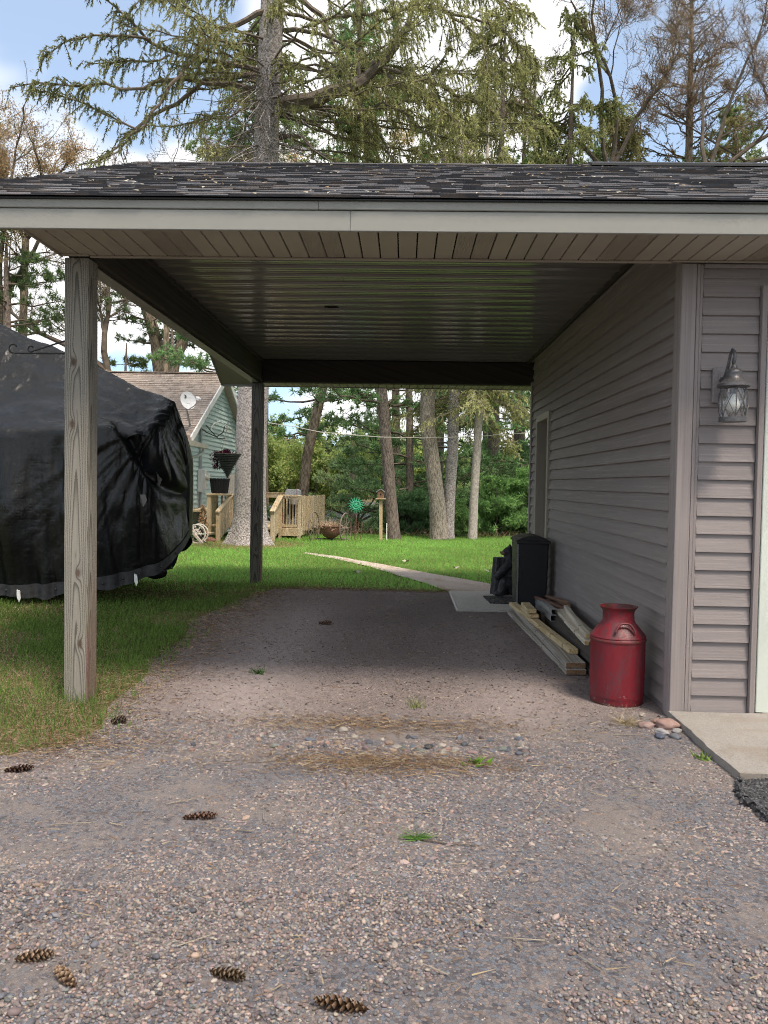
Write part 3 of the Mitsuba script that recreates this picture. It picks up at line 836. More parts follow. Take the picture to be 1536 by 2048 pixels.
wy = YF + .004
part(LAN, 'mounting_plate', J([bb(lx - .065, lx + .075, wy - .02, wy + .004, 1.81, 2.01, .004), bb(lx - .035, lx + .035, wy - .03, wy - .018, 1.84, 1.975, .004)]), 'M_lampplate')
part(LAN, 'bracket', mv(J([tube([(lx - .012, wy - .025, 1.9), (lx - .012, wy - .06, 1.925), (lx - .008, wy - .085, 1.985), (lx - .004, wy - .095, 2.035), (lx - .001, wy - .115, 2.062), (lx, wy - .138, 2.05), (lx + .001, wy - .148, 2.02), (lx, wy - .14, 1.985)], [.012, .012, .009, .009, .009, .009, .009, .008], 8),
                        tube([(lx, wy - .141, 1.99), (lx, wy - .125, 1.985), (lx, wy - .117, 2.0), (lx, wy - .122, 2.016)], [.007, .006, .005, .004], 7), lathe([(0, 1.9), (.024, 1.9), (.03, 1.915), (.02, 1.93), (0, 1.93)], 12, (lx - .012, wy - .045, -.01))]), (0, 0, .03)), 'M_lampmetal', smooth=50)
part(LAN, 'roof', big(lathe([(.001, 1.868), (.066, 1.868), (.072, 1.872), (.070, 1.884), (.058, 1.893), (.044, 1.905), (.036, 1.92), (.034, 1.932), (.036, 1.936), (.035, 1.946), (.027, 1.956), (.015, 1.962), (.012, 1.972), (.007, 1.982), (.0005, 1.985)], 32, (lx, ly, 0))), 'M_lampmetal', smooth=40)
cage = [lathe([(.052, 1.700), (.060, 1.700), (.060, 1.722), (.052, 1.722), (.052, 1.700)], 28, (lx, ly, 0)), lathe([(.001, 1.700), (.055, 1.700), (.055, 1.705), (.001, 1.705)], 28, (lx, ly, 0))]


def glass_r(z):
    t = (z - 1.722) / .146
    return .052 + .010 * math.sin(t * math.pi) - .001


for k in range(6):
    a = math.radians(20 + 60 * k)
    zs = np.linspace(1.722, 1.868, 7)
    cage.append(tube([(lx + (glass_r(z_) + .003) * math.cos(a), ly + (glass_r(z_) + .003) * math.sin(a), z_) for z_ in zs], .0026, 5))
    for s in (0, 1):
        cage.append(tube([(lx + (glass_r(z_) + .003) * math.cos(a + (t if s else 1 - t) * math.pi / 3), ly + (glass_r(z_) + .003) * math.sin(a + (t if s else 1 - t) * math.pi / 3), z_) for t, z_ in zip(np.linspace(0, 1, 7), zs)], .0018, 4))
part(LAN, 'cage', big(J(cage)), 'M_lampmetal')
zs = np.linspace(1.7225, 1.867, 9)
gm = lathe([(glass_r(z_), z_) for z_ in zs], 28, (lx, ly, 0))
part(LAN, 'glass', big(gm), 'M_glass', smooth=True)
part(LAN, 'bulb', big(lathe([(.0005, 1.742), (.016, 1.748), (.027, 1.765), (.030, 1.785), (.024, 1.808), (.014, 1.83), (.012, 1.84), (.0005, 1.842)], 20, (lx, ly, 0))), 'M_bulb', smooth=True)
part(LAN, 'socket', big(lathe([(.0005, 1.836), (.016, 1.836), (.018, 1.85), (.018, 1.868), (.0005, 1.868)], 16, (lx, ly, 0))), 'M_lampmetal', smooth=40)

# ------------------------------------------------------------------ plant hook on the front post
th = np.linspace(0, 1.35 * np.pi, 14)
one('plant_hook', 'black iron plant bracket with curled tip fixed to the front post', 'bracket',
    J([tube([(XL + .0, YF + .07, 2.052), (-2.30, YF + .07, 2.052)], .005, 6), tube([(-2.31 + .024 * math.sin(-t) - .0, YF + .07, 2.052 + .026 - .026 * math.cos(t)) for t in th], .005, 6),
       tube([(XL, YF + .07, 2.135), (-2.09, YF + .07, 2.098), (-2.205, YF + .07, 2.06)], .005, 6), tube([(-2.205 - .016 * math.sin(t), YF + .07, 2.06 + .017 - .017 * math.cos(t)) for t in th], .0045, 6),
       bb(XL - .006, XL + .001, YF + .055, YF + .085, 2.03, 2.16, .002)]), 'M_blackmetal')

# ------------------------------------------------------------------ milk can
CAN = thing('milk_can', 'red painted steel milk can standing by the garage corner', 'milk can')
cx, cy = 1.335, 4.88
part(CAN, 'body', lathe([(.001, .0), (.146, .0), (.156, .004), (.159, .016), (.158, .034), (.162, .045), (.163, .06), (.164, .2), (.164, .38), (.168, .386), (.170, .394), (.167, .402), (.163, .406), (.166, .412), (.162, .421), (.150, .437), (.13, .462), (.108, .487), (.099, .5), (.095, .515), (.093, .535),
                         (.094, .56), (.100, .575), (.112, .588), (.114, .593), (.108, .593), (.098, .578), (.09, .56), (.088, .52), (.09, .49), (.14, .40), (.15, .05), (.001, .03)], 56, (cx, cy, 0)), 'M_canred', smooth=35)
for sgn in (-1, 1):
    aa = math.radians(-88 if sgn < 0 else 92)
    ca, sa = math.cos(aa), math.sin(aa)
    pts = []
    for t in np.linspace(-1, 1, 15):
        w_, hgt = t * .060, .506 - .052 * abs(t) ** 3.0
        rr = .122 + .010 * (1 - abs(t) ** 4) + .028 * abs(t) ** 3
        pts.append((cx + ca * rr - sa * w_, cy + sa * rr + ca * w_, hgt))
    part(CAN, 'handle', tube(pts, .0075, 8), 'M_canred', smooth=60)

# ------------------------------------------------------------------ lumber and metal leaning along the side wall
def board(name, label, p0, p1, w, h, mat, group=None, ch=.004, roll=0):
    up = (math.sin(math.radians(roll)), 0, math.cos(math.radians(roll)))
    return one(name, label, 'board', bar(p0, p1, w, h, ch, up), mat, group)


board('weathered_board', 'long grey weathered board lowest in the pile against the garage wall', (1.222, 5.50, .030), (1.15, 8.05, .030), .142, .040, 'M_oldlumber')
board('weathered_board', 'grey board with a dark split end lying second from the ground', (1.222, 5.52, .074), (1.20, 7.95, .074), .140, .040, 'M_oldlumber')
board('pine_board', 'long yellow pine board lying slanted on top of the grey boards', (1.262, 5.78, .117), (1.13, 8.06, .117), .072, .040, 'M_pine')
board('pine_block', 'short thick pine offcut on the far end of the pile', (1.155, 7.02, .21), (1.21, 7.75, .165), .082, .038, 'M_pine')
board('pine_block', 'flat pine offcut under the short thick block', (1.18, 7.06, .162), (1.20, 7.9, .118), .088, .036, 'M_pine')
board('dark_plank', 'wide dark stained plank on edge behind the yellow pine board', (1.335, 5.20, .165), (1.335, 7.25, .15), .03, .14, 'M_darkplank', roll=6)
board('dark_plank', 'second dark plank lying flat below the metal studs', (1.38, 5.35, .03), (1.40, 7.6, .03), .14, .04, 'M_darkplank')
board('pale_board', 'pale board with a yellow end sloping behind the milk can', (1.33, 5.58, .222), (1.385, 6.95, .232), .078, .036, 'M_palewood')
board('pale_board', 'narrow pale board crossing over the other pale board', (1.325, 5.62, .262), (1.442, 6.95, .264), .04, .036, 'M_palewood')
board('pale_board', 'lower pale board ending just behind the milk can', (1.395, 5.55, .222), (1.44, 6.7, .222), .07, .036, 'M_palewood')
board('support_block', 'dark wood block propping up the pale boards', (1.33, 5.9, .17), (1.50, 5.9, .17), .09, .07, 'M_darkplank')
board('support_block', 'dark wood block under the far end of the metal studs', (1.28, 7.3, .10), (1.50, 7.3, .10), .09, .10, 'M_darkplank')
board('support_block', 'dark wood block low under the near end of the pale boards', (1.33, 5.9, .09), (1.50, 5.9, .09), .09, .08, 'M_darkplank')


def stud(p0, p1, w=.052, h=.05):
    a, b, d = frame(np.array(p1) - np.array(p0))
    p0, p1 = np.array(p0), np.array(p1)
    L = np.linalg.norm(p1 - p0)
    R = np.stack([a, b, d], 1)
    c = (p0 + p1) / 2
    t = .0022
    ms = [bx((0, h / 2, 0), (w, t, L)), bx((0, -h / 2, 0), (w, t, L)), bx((-w / 2 * (1 if a[0] > 0 else -1), 0, 0), (t, h, L)), bx((w * .15, h / 2 + .002, 0), (w * .22, .004, L)), bx((-w * .25, h / 2 + .002, 0), (w * .18, .004, L))]
    return mv(J(ms), c, R)


one('metal_stud', 'upper galvanised steel channel resting on the pile', 'metal channel', stud((1.31, 6.78, .245), (1.385, 8.05, .165)), 'M_galv')
one('metal_stud', 'lower galvanised steel channel under the other channel', 'metal channel', stud((1.313, 6.82, .185), (1.388, 8.08, .108)), 'M_galv')
for i, (a, b, lab) in enumerate([((1.43, 6.95, .245), (1.345, 7.95, .205), 'reddish brown rod lying lowest across the channels'), ((1.475, 7.0, .265), (1.44, 7.9, .225), 'reddish brown rod nearest the garage wall'), ((1.455, 7.02, .295), (1.425, 7.75, .24), 'reddish brown rod resting on top of the other two')]):
    one('wooden_rod', lab, 'rod', tube([a, tuple((np.array(a) + np.array(b)) / 2 + (0, 0, .004)), b], [.021, .019, .017], 9), 'M_reddishwood', smooth=40)

# ------------------------------------------------------------------ black bin, pole, mat, bear statue
BIN = thing('storage_bin', 'tall black plastic bin with a rounded lid beside the garage wall', 'bin')
bw = Polygon([(1.185, 8.06), (1.465, 8.06), (1.465, 8.48), (1.185, 8.48)]).buffer(.02, quad_segs=3)
v, f = prism(bw, .03, .765)
k = (v[:, 2] - .03) / .735
c0 = np.array([1.325, 8.27])
v[:, :2] = c0 + (v[:, :2] - c0) * (0.90 + .1 * k)[:, None]
part(BIN, 'body', (v, f), 'M_blackplastic', smooth=35)
lid = []
for i in range(9):
    t = i / 8
    lid.append((1.155 + .335 * t, .765 + .05 * (1 - abs(2 * t - 1) ** 3)))
part(BIN, 'lid', J([prism(lid + [(1.49, .75), (1.155, .75)], 8.025, 8.52, 'y'), bb(1.15, 1.495, 8.02, 8.035, .735, .772, .006)]), 'M_blackplastic', smooth=30)
part(BIN, 'corner_edge', bb(1.166, 1.180, 8.036, 8.060, .04, .75, .004), 'M_greyplastic')
for s in (8.1, 8.44):
    part(BIN, 'foot', bb(1.2, 1.45, s - .03, s + .03, -.005, .035, .006), 'M_blackplastic')
one('leaning_pole', 'thin pale pole leaning upright between the black bin and the wall', 'pole', tube([(1.512, 8.62, .03), (1.516, 8.6, .4), (1.522, 8.57, .76)], .013, 8), 'M_oldlumber', smooth=50)
rng = np.random.default_rng(21)
mp = wavy([(.96, 8.62), (1.36, 8.60), (1.40, 9.1), (.93, 9.14)], step=.05, amp=.012, seed=2)
one('door_mat', 'dark rubber door mat on the concrete slab', 'mat', prism(mp, .033, .047), 'M_rubbermat')

import manifold3d as m3


def blob(bones, edge=.02, it=12):
    """One continuous body: hulls of spheres at two joints, united, refined and smoothed."""
    def hull(a, ra, b, rb):
        s = [m3.Manifold.sphere(r, 16).translate(tuple(map(float, p))) for p, r in ((a, ra), (b, rb))]
        return m3.Manifold.batch_hull(s)
    m = m3.Manifold()
    for a, ra, b, rb in bones:
        m = m + hull(a, ra, b, rb)
    m = m.refine_to_length(edge)
    q = m.to_mesh()
    t = trimesh.Trimesh(q.vert_properties[:, :3], q.tri_verts, process=True)
    trimesh.smoothing.filter_taubin(t, iterations=it)
    return t


BR = thing('bear_statue', 'black bear figure climbing a dark tree stump beside the bin', 'statue')
bz = .032
st = []
for k in range(26):
    a = k / 26 * 2 * math.pi
    st.append((1.165 + (.078 + .012 * math.sin(5 * a) + .006 * math.sin(11 * a)) * math.cos(a), 9.40 + (.078 + .012 * math.sin(5 * a)) * math.sin(a)))
sv, sf = prism(st, bz, .47)
sv[:, 0] = 1.165 + (sv[:, 0] - 1.165) * np.where(sv[:, 2] < .1, 1.35, 1.0)
part(BR, 'stump', J([(sv, sf), tube([(1.09, 9.36, bz + .02), (1.12, 9.36, .16)], [.035, .015], 7), tube([(1.1, 9.32, .22), (1.085, 9.32, .30)], [.022, .012], 6)]), 'M_bear')
t = blob([((1.33, 9.36, .17), .125, (1.30, 9.36, .36), .105), ((1.30, 9.36, .36), .105, (1.265, 9.35, .47), .075), ((1.265, 9.35, .47), .07, (1.245, 9.34, .545), .062), ((1.245, 9.34, .545), .058, (1.195, 9.33, .535), .03),
          ((1.27, 9.28, .42), .055, (1.17, 9.25, .33), .045), ((1.17, 9.25, .33), .045, (1.11, 9.29, .25), .035), ((1.27, 9.44, .42), .055, (1.16, 9.49, .40), .04),
          ((1.33, 9.27, .17), .085, (1.19, 9.235, .19), .06), ((1.19, 9.235, .19), .06, (1.155, 9.23, .07), .042), ((1.155, 9.23, .07), .04, (1.10, 9.23, .06), .03), ((1.34, 9.30, .12), .10, (1.36, 9.36, .10), .10),
          ((1.33, 9.45, .17), .085, (1.22, 9.50, .14), .055), ((1.22, 9.50, .14), .05, (1.20, 9.50, .065), .035),
          ((1.262, 9.30, .598), .02, (1.262, 9.298, .61), .016), ((1.268, 9.385, .598), .02, (1.268, 9.39, .61), .016)], .02, 10)
v = np.array(t.vertices)
v = v + np.array(t.vertex_normals) * ((meshkit.fbm(v * np.array([38, 38, 18]), 3, 2) - .5) * .02)[:, None]
part(BR, 'body', (v, np.array(t.faces)), 'M_bear', smooth=True)
part(BR, 'muzzle', ball((1.183, 9.325, .53), (.034, .028, .026), 2), 'M_beartan', smooth=True)
part(BR, 'nose', ball((1.150, 9.322, .54), (.010, .012, .009), 1), 'M_blackplastic', smooth=True)
for s in (-1, 1):
    part(BR, 'eye', ball((1.197, 9.332 + s * .026, .566), (.006, .006, .006), 1), 'M_blackmetal', smooth=True)

# ------------------------------------------------------------------ pine cones
def pine_cone(L, R, seed, op=1.0):
    r = np.random.default_rng(seed)
    ms = [lathe([(.0005, 0), (R * .35, L * .1), (R * .42, L * .4), (R * .3, L * .8), (.0005, L)], 8)]
    k, ga = 52, math.radians(137.5)
    for i in range(k):
        t = (i + .5) / k
        z0 = L * (.04 + .92 * t)
        rr = R * (math.sin(math.pi * (.10 + .84 * t)) ** .7)
        a = i * ga + r.normal(0, .1)
        d = np.array([math.cos(a), math.sin(a), .55 * op])
        sd = np.array([-math.sin(a), math.cos(a), 0])
        w = rr * .52
        o = np.array([0, 0, z0])
        p0, p1, tip = o + d * rr * .25, o + d * rr * .85, o + d * rr * 1.15 + np.array([0, 0, rr * .25])
        up = np.array([0, 0, .0028])
        vv = np.array([p0 - sd * w * .3, p0 + sd * w * .3, p1 + sd * w, p1 - sd * w, tip, p1 - up * 1.6 + sd * 0])
        ff = np.array([[0, 1, 2], [0, 2, 3], [3, 2, 4], [0, 5, 1], [1, 5, 2], [2, 5, 4], [4, 5, 3], [3, 5, 0]])
        ms.append((vv, ff))
    v, f = J(ms)
    return v, f, len(ms[0][0]), k


def place_cone(label, x, y, az, L, R, seed, tone, pitch=4):
    v, f, nb, k = pine_cone(L, R, seed)
    r = np.random.default_rng(seed + 50)
    col = np.repeat([np.array(tone) * .45], nb, 0)
    sc = []
    for i in range(k):
        b = np.array(tone) * r.uniform(.6, 1.1)
        e = np.array(tone) * r.uniform(2.0, 3.4) + .05
        sc.append(np.stack([b * .5, b * .5, b * 1.3, b * 1.3, e, b * .5]))
    col = np.vstack([col] + sc)
    v = v - [0, 0, L / 2]
    R1 = rot('z', az) @ rot('y', 90 - pitch)
    v = v @ R1.T + [x, y, R * .92 + .003]
    one('pine_cone', label, 'pine cone', (v, f), 'M_vc', group=None, color=col)


place_cone('large open pine cone lying at the bottom edge of the gravel', -.135, 1.925, 173, .145, .0185, 1, (.075, .045, .026))
place_cone('open pine cone with pale scale tips left of the largest cone', -.445, 2.035, -17, .11, .0165, 2, (.085, .058, .035))
place_cone('tan pine cone lying in front of the greyer cone at the left', -.862, 2.0, 142, .105, .0165, 3, (.115, .075, .048))
place_cone('greyish pine cone with a pebble against it at far left', -.985, 2.085, 12, .105, .0165, 4, (.13, .085, .055))
place_cone('dark pine cone lying alone in the middle of the gravel', -.77, 3.01, 6, .14, .0165, 5, (.085, .045, .03))
place_cone('dark brown pine cone with a stem at the left edge of the gravel', -1.70, 3.45, 14, .13, .018, 6, (.04, .022, .016))
place_cone('short dark pine cone standing near the foot of the front post', -1.515, 4.17, 15, .085, .024, 7, (.04, .028, .02), 8)
place_cone('small pine cone lying on the dirt under the carport', -.71, 7.29, 5, .13, .022, 8, (.085, .05, .035))

# ------------------------------------------------------------------ loose stones, sprig, weeds
rng = np.random.default_rng(31)
PAL = np.array([(.40, .25, .21), (.33, .235, .225), (.22, .235, .275), (.15, .165, .20), (.36, .33, .30), (.47, .42, .36), (.27, .20, .205), (.11, .115, .13), (.42, .31, .24), (.20, .22, .20), (.30, .28, .285)])
rock_at = [('large pinkish stone nearest the apron corner', 1.475, 4.345, (.065, .05, .034), (.27, .175, .15)), ('pink stone left of the largest one by the apron corner', 1.36, 4.345, (.042, .035, .022), (.25, .175, .16)), ('flat grey stone in front of the pink stones by the corner', 1.41, 4.25, (.045, .03, .016), (.26, .25, .255)),
           ('dark bluish stone lying farthest left in the corner group', 1.375, 4.17, (.034, .025, .017), (.075, .085, .115)), ('dark grey stone at the right front of the corner group', 1.455, 4.17, (.036, .026, .017), (.11, .115, .13)), ('small reddish stone behind the corner group', 1.44, 4.43, (.028, .022, .018), (.24, .155, .13)),
           ('small pale stone beside the milk can', 1.40, 4.56, (.022, .02, .015), (.30, .26, .23)), ('grey stone under the dry grass by the corner', 1.50, 4.27, (.03, .025, .016), (.22, .21, .21))]
for i, (lab, x, y, s, c) in enumerate(rock_at):
    v, f = ball((0, 0, 0), s, 2, .4, 1.7, i + 3)
    v = v @ rot('z', rng.uniform(0, 180)).T + [x, y, s[2] * .62]
    col = np.array(c) * (0.8 + .4 * meshkit.fbm(v * 60, 3, i))[:, None]
    one('stone', lab, 'stone', (v, f), 'M_stone', smooth=True, color=col)
for i in range(95):
    x, y = rng.normal(-.05, .55), 3.93 + rng.normal(0, .085)
    x = float(np.clip(x, -1.1, .62))
    s = np.array([rng.uniform(.010, .030), rng.uniform(.009, .021), rng.uniform(.007, .015)])
    v, f = ball((0, 0, 0), s, 2, .42, 1.7, i + 20)
    v = v @ rot('z', rng.uniform(0, 180)).T + [x, y, s[2] * .6]
    c = PAL[rng.integers(len(PAL))] * rng.uniform(.38, .78)
    one('stone', 'larger stone in the loose row across the drive in front of the carport', 'stone', (v, f), 'M_stone', group='row of larger stones across the drive', smooth=True, color=np.clip(c * (0.8 + .4 * meshkit.fbm(v * 60, 3, i))[:, None], 0, 1))
n = 90
A = np.array([.07, 2.88, .012]) + rng.normal(size=(n, 3)) * (.006, .004, .002)
D = np.stack([rng.normal(.2, .8, n), rng.normal(0, .16, n), rng.uniform(-.02, .22, n)], 1)
m = blades(A, D, rng.uniform(.045, .095, n), .0028, rng)
SPR = thing('pine_sprig', 'green pine needle sprig lying on the gravel', 'sprig')
part(SPR, 'needle_tuft', m, 'M_vc', color=vcol(n, np.array((.075, .15, .035)) * rng.uniform(.6, 1.5, (n, 1)), 3))
part(SPR, 'twig', tube([(.07, 2.88, .012), (.17, 2.85, .010), (.30, 2.84, .011)], [.003, .0024, .0015], 5), 'M_twig')


def weed(label, x, y, n, L, wd, col, spread=.9, seed=0, cat='weed', name='weed'):
    r = np.random.default_rng(seed)
    A = np.array([x, y, .004]) + r.normal(size=(n, 3)) * (.022, .018, 0)
    D = np.stack([r.normal(0, spread, n), r.normal(0, spread, n), r.uniform(.4, 1.2, n)], 1)
    Ls = r.uniform(.5, 1.2, n) * L
    lo = blades(A, D, Ls, wd, r)
    one(name, label, cat, lo, 'M_vc', color=vcol(n, np.array(col) * r.uniform(.6, 1.45, (n, 1)), 3))


weed('bright green leafy weed growing at the edge of the needle patch', .37, 3.70, 26, .05, .022, (.12, .24, .03), 1.0, 1)
weed('sparse thin grass tuft growing in the drive under the roof edge', .10, 4.62, 40, .11, .005, (.20, .22, .09), .45, 2, 'grass tuft', 'grass_tuft')
weed('small dark green tuft growing in the wheel track', -.98, 5.36, 40, .07, .008, (.07, .13, .04), .9, 3, 'grass tuft', 'grass_tuft')
weed('small green weed growing against the apron edge', 1.475, 3.85, 26, .045, .012, (.11, .17, .04), .9, 4)
weed('dry straw tuft beside the milk can and stones', 1.27, 4.40, 150, .12, .004, (.34, .275, .185), 2.6, 5, 'grass tuft', 'grass_tuft')

# ------------------------------------------------------------------ boat under a black tarp
from scipy.interpolate import PchipInterpolator

BOAT = thing('covered_boat', 'boat wrapped in a shiny black tarp standing on the grass left of the carport', 'boat')
ST = [  # X, then (y, z) from near hem over the ridge to far hem
    (-8.2, [(8.05, .14), (7.98, .9), (7.98, 1.72), (8.6, 2.7), (9.25, 3.75), (9.9, 2.8), (10.5, 1.7), (10.5, .2)]),
    (-5.6, [(8.05, .12), (7.97, .9), (7.98, 1.76), (8.6, 2.5), (9.25, 3.42), (9.9, 2.6), (10.5, 1.75), (10.5, .2)]),
    (-4.2, [(8.06, .13), (7.97, .95), (8.0, 1.80), (8.55, 2.2), (9.2, 2.90), (9.85, 2.35), (10.45, 1.78), (10.45, .2)]),
    (-3.5, [(8.08, .17), (7.98, 1.0), (8.02, 1.83), (8.5, 2.1), (9.1, 2.595), (9.75, 2.2), (10.3, 1.8), (10.3, .25)]),
    (-3.05, [(8.12, .26), (8.0, 1.02), (8.04, 1.85), (8.45, 2.0), (8.98, 2.40), (9.6, 2.05), (10.1, 1.82), (10.0, .35)]),
    (-2.8, [(8.2, .31), (8.06, 1.05), (8.10, 1.80), (8.42, 1.93), (8.88, 2.31), (9.4, 2.0), (9.85, 1.8), (9.75, .42)]),
    (-2.64, [(8.30, .38), (8.15, 1.08), (8.22, 1.86), (8.50, 2.02), (8.80, 2.235), (9.25, 1.98), (9.6, 1.75), (9.55, .48)]),
    (-2.575, [(8.42, .45), (8.27, 1.1), (8.33, 1.84), (8.56, 2.02), (8.80, 2.20), (9.15, 1.95), (9.45, 1.68), (9.42, .52)]),
    (-2.53, [(8.55, .52), (8.42, 1.1), (8.46, 1.72), (8.62, 1.88), (8.82, 2.02), (9.12, 1.82), (9.38, 1.6), (9.36, .56)]),
    (-2.475, [(8.7, .62), (8.62, 1.15), (8.65, 1.6), (8.74, 1.75), (8.86, 1.9), (9.05, 1.72), (9.2, 1.5), (9.2, .62)]),
    (-2.462, [(8.86, .72), (8.84, 1.15), (8.85, 1.45), (8.88, 1.52), (8.92, 1.6), (8.97, 1.5), (9.02, 1.4), (9.02, .72)])]
cum = np.array([0, .16, .32, .44, .58, .72, .84, 1.0])
U = np.concatenate([np.linspace(-8.2, -4.6, 50, endpoint=False), np.linspace(-4.6, -2.75, 120, endpoint=False), np.linspace(-2.75, -2.462, 42)])
Vv = np.linspace(0, 1, 150)
sx = np.array([s[0] for s in ST])
sec = np.array([[(np.interp(Vv, cum, [p[0] for p in s[1]]), np.interp(Vv, cum, [p[1] for p in s[1]])) for s in ST]])[0]  # (stations, 2, V)
grid = PchipInterpolator(sx, sec, axis=0)(U)                      # (U, 2, V)
P = np.stack([np.repeat(U[:, None], len(Vv), 1), grid[:, 0], grid[:, 1]], -1)
for _ in range(1):
    P[:, 1:-1] = P[:, 1:-1] * .5 + .25 * (P[:, :-2] + P[:, 2:])
du, dv = np.gradient(P, axis=0), np.gradient(P, axis=1)
N = np.cross(dv, du)
N /= np.linalg.norm(N, axis=-1, keepdims=True) + 1e-9
cen = np.array([-4.5, 9.1, 1.3])
if ((P - cen) * N).sum() < 0:
    N = -N
uu, vv = np.meshgrid(U, Vv, indexing='ij')
side = np.clip((.33 - vv) / .06, 0, 1)                      # the hanging near side
top = np.clip((vv - .30) / .05, 0, 1) * np.clip((.62 - vv) / .05, 0, 1)


def n3(a, b, c=0.0, oc=3, s=0):
    return meshkit.fbm(np.stack([a, b, np.zeros_like(a) + c], -1), oc, s) - .5


fold = n3(uu * 5.5 + .6 * n3(uu * 1.2, vv * 6), vv * 2.2, 1, 4, 1) * .12 + n3(uu * 14 + vv * 5, vv * 4, 5, 3, 2) * .028
drape = (np.abs(n3(uu * 4.2 + vv * 2.2, vv * 2.5, 3, 2, 9)) ** .8) * .10 - .02
fa_ = np.arctan2(.34 - vv, (uu + 2.60) * .22)
fd_ = np.hypot((.34 - vv), (uu + 2.60) * .22)
fold = fold + (np.abs(n3(fa_ * 6.0, fd_ * 1.6, 11, 3, 12)) ** .7 - .3) * .16 * np.exp(-fd_ / .22) * (vv < .36)
crease = -np.exp(-((uu + 2.86 + (vv - .32) * 2.6) / .055) ** 2) * np.clip((vv - .12) / .1, 0, 1) * np.clip((.40 - vv) / .05, 0, 1) * .12
crease += -np.exp(-((uu + 2.72 + (vv - .32) * 1.1) / .03) ** 2) * np.clip((vv - .16) / .1, 0, 1) * np.clip((.38 - vv) / .05, 0, 1) * .06
topw = n3(uu * 2.2 - vv * 16, vv * 26 + uu * 2.4, 2, 4, 4) * .075 + n3(uu * 9, vv * 50, 7, 3, 6) * .022
flap = np.exp(-((uu + 4.02) / .16) ** 2) * np.exp(-((vv - .17) / .12) ** 2) * .13 + np.exp(-((uu + 4.45) / .25) ** 2) * np.exp(-((vv - .2) / .12) ** 2) * .10
P = P + N * ((fold + drape) * side + crease + topw * top + flap + n3(uu * 6, vv * 20, 9, 3, 8) * .010)[..., None]
P[:, 0, 2] += n3(U * 3, U * 0, 0, 3, 7) * .10
nu, nv = len(U), len(Vv)
i, j = np.meshgrid(np.arange(nu - 1), np.arange(nv - 1), indexing='ij')
q = np.stack([i * nv + j, i * nv + j + 1, (i + 1) * nv + j + 1, (i + 1) * nv + j], -1).reshape(-1, 4)
part(BOAT, 'tarp', (P.reshape(-1, 3), np.vstack([q[:, [0, 1, 2]], q[:, [0, 2, 3]]])), 'M_tarp', smooth=True)
# hem band along the near lower edge
Hh = np.stack([P[:, 0] + N[:, 0] * .008, P[:, 3] * .8 + P[:, 0] * .2 + N[:, 3] * .010], 1)
Hh[:, 0] += np.array([0, 0, -.05])
Hm = (Hh.reshape(-1, 3), np.vstack([np.stack([2 * np.arange(nu - 1), 2 * np.arange(nu - 1) + 1, 2 * np.arange(nu - 1) + 3], 1), np.stack([2 * np.arange(nu - 1), 2 * np.arange(nu - 1) + 3, 2 * np.arange(nu - 1) + 2], 1)]))
HEM = part(BOAT, 'hem', Hm, 'M_tarphem', smooth=True)


def onhem(x):
    k = int(np.argmin(np.abs(U - x)))
    return Hh[k].mean(0)


for x in (-3.1, -2.92, -2.76, -2.62, -2.53, -3.6, -4.1):
    o = onhem(x)
    part(HEM, 'grommet', ball(o + np.array([.003, -.012, 0]), (.014, .006, .014), 1), 'M_blackmetal')
for x in (-2.80, -3.95):
    o = onhem(x)
    part(BOAT, 'tie', prism([(o[0] - .012, o[2] + .02), (o[0] + .018, o[2] + .01), (o[0] + .028, o[2] - .07), (o[0] + .012, o[2] - .11), (o[0] - .01, o[2] - .06)], o[1] - .030, o[1] - .018, 'y'), 'M_white', label='white tie at the hem')


def onside(x, v_):
    a, b = int(np.argmin(np.abs(U - x))), int(np.argmin(np.abs(Vv - v_)))
    return P[a, b], N[a, b]


for x, v_, w_ in ((-2.56, .215, .06), (-2.70, .165, .045)):
    o, nn = onside(x, v_)
    a, b, d = frame(nn)
    o = o + nn * .012
    part(BOAT, 'torn_patch', (np.array([o + a * w_ * p + b * w_ * 1.5 * r_ + nn * e for p, r_, e in ((-.6, .9, 0), (.5, 1, .01), (.9, .1, .02), (.1, -1.0, 0), (-.7, -.2, .015))]), np.array([[0, 1, 2], [0, 2, 3], [0, 3, 4]])), 'M_tarptorn', label='torn greyish patch on the tarp')
hs = []
for X_ in np.linspace(-8, -2.62, 14):
    t = np.clip((X_ + 3.6) / 1.0, 0, 1)
    half = 1.0 * (1 - .72 * t ** 1.5)
    c = 9.2 - .3 * t
    keel = .16 + .16 * t ** 2
    hs.append([(X_, c - half, .95), (X_, c - half * .95, .5 + .05 * t), (X_, c - half * .5, keel + .06), (X_, c, keel), (X_, c + half * .5, keel + .06), (X_, c + half * .95, .5), (X_, c + half, .95)])
hs = np.array(hs)
k = hs.shape[1]
i, j = np.meshgrid(np.arange(len(hs) - 1), np.arange(k - 1), indexing='ij')
q = np.stack([i * k + j, (i + 1) * k + j, (i + 1) * k + j + 1, i * k + j + 1], -1).reshape(-1, 4)
part(BOAT, 'hull', (hs.reshape(-1, 3), np.vstack([q[:, [0, 1, 2]], q[:, [0, 2, 3]]])), 'M_hull', smooth=True)
part(BOAT, 'hanging_corner', ball((-2.66, 8.42, .33), (.13, .06, .075), 2, .25, 2, 4), 'M_tarp', smooth=True)
TR = thing('boat_trailer', 'dark boat trailer hidden in shadow beneath the tarp', 'trailer')
part(TR, 'frame', J([bb(-7.6, -3.0, 8.55, 8.62, .30, .38), bb(-7.6, -3.0, 9.8, 9.87, .30, .38), bb(-5.2, -5.1, 8.3, 10.1, .28, .36), bb(-3.3, -3.2, 8.55, 9.87, .29, .37)]), 'M_blackmetal')
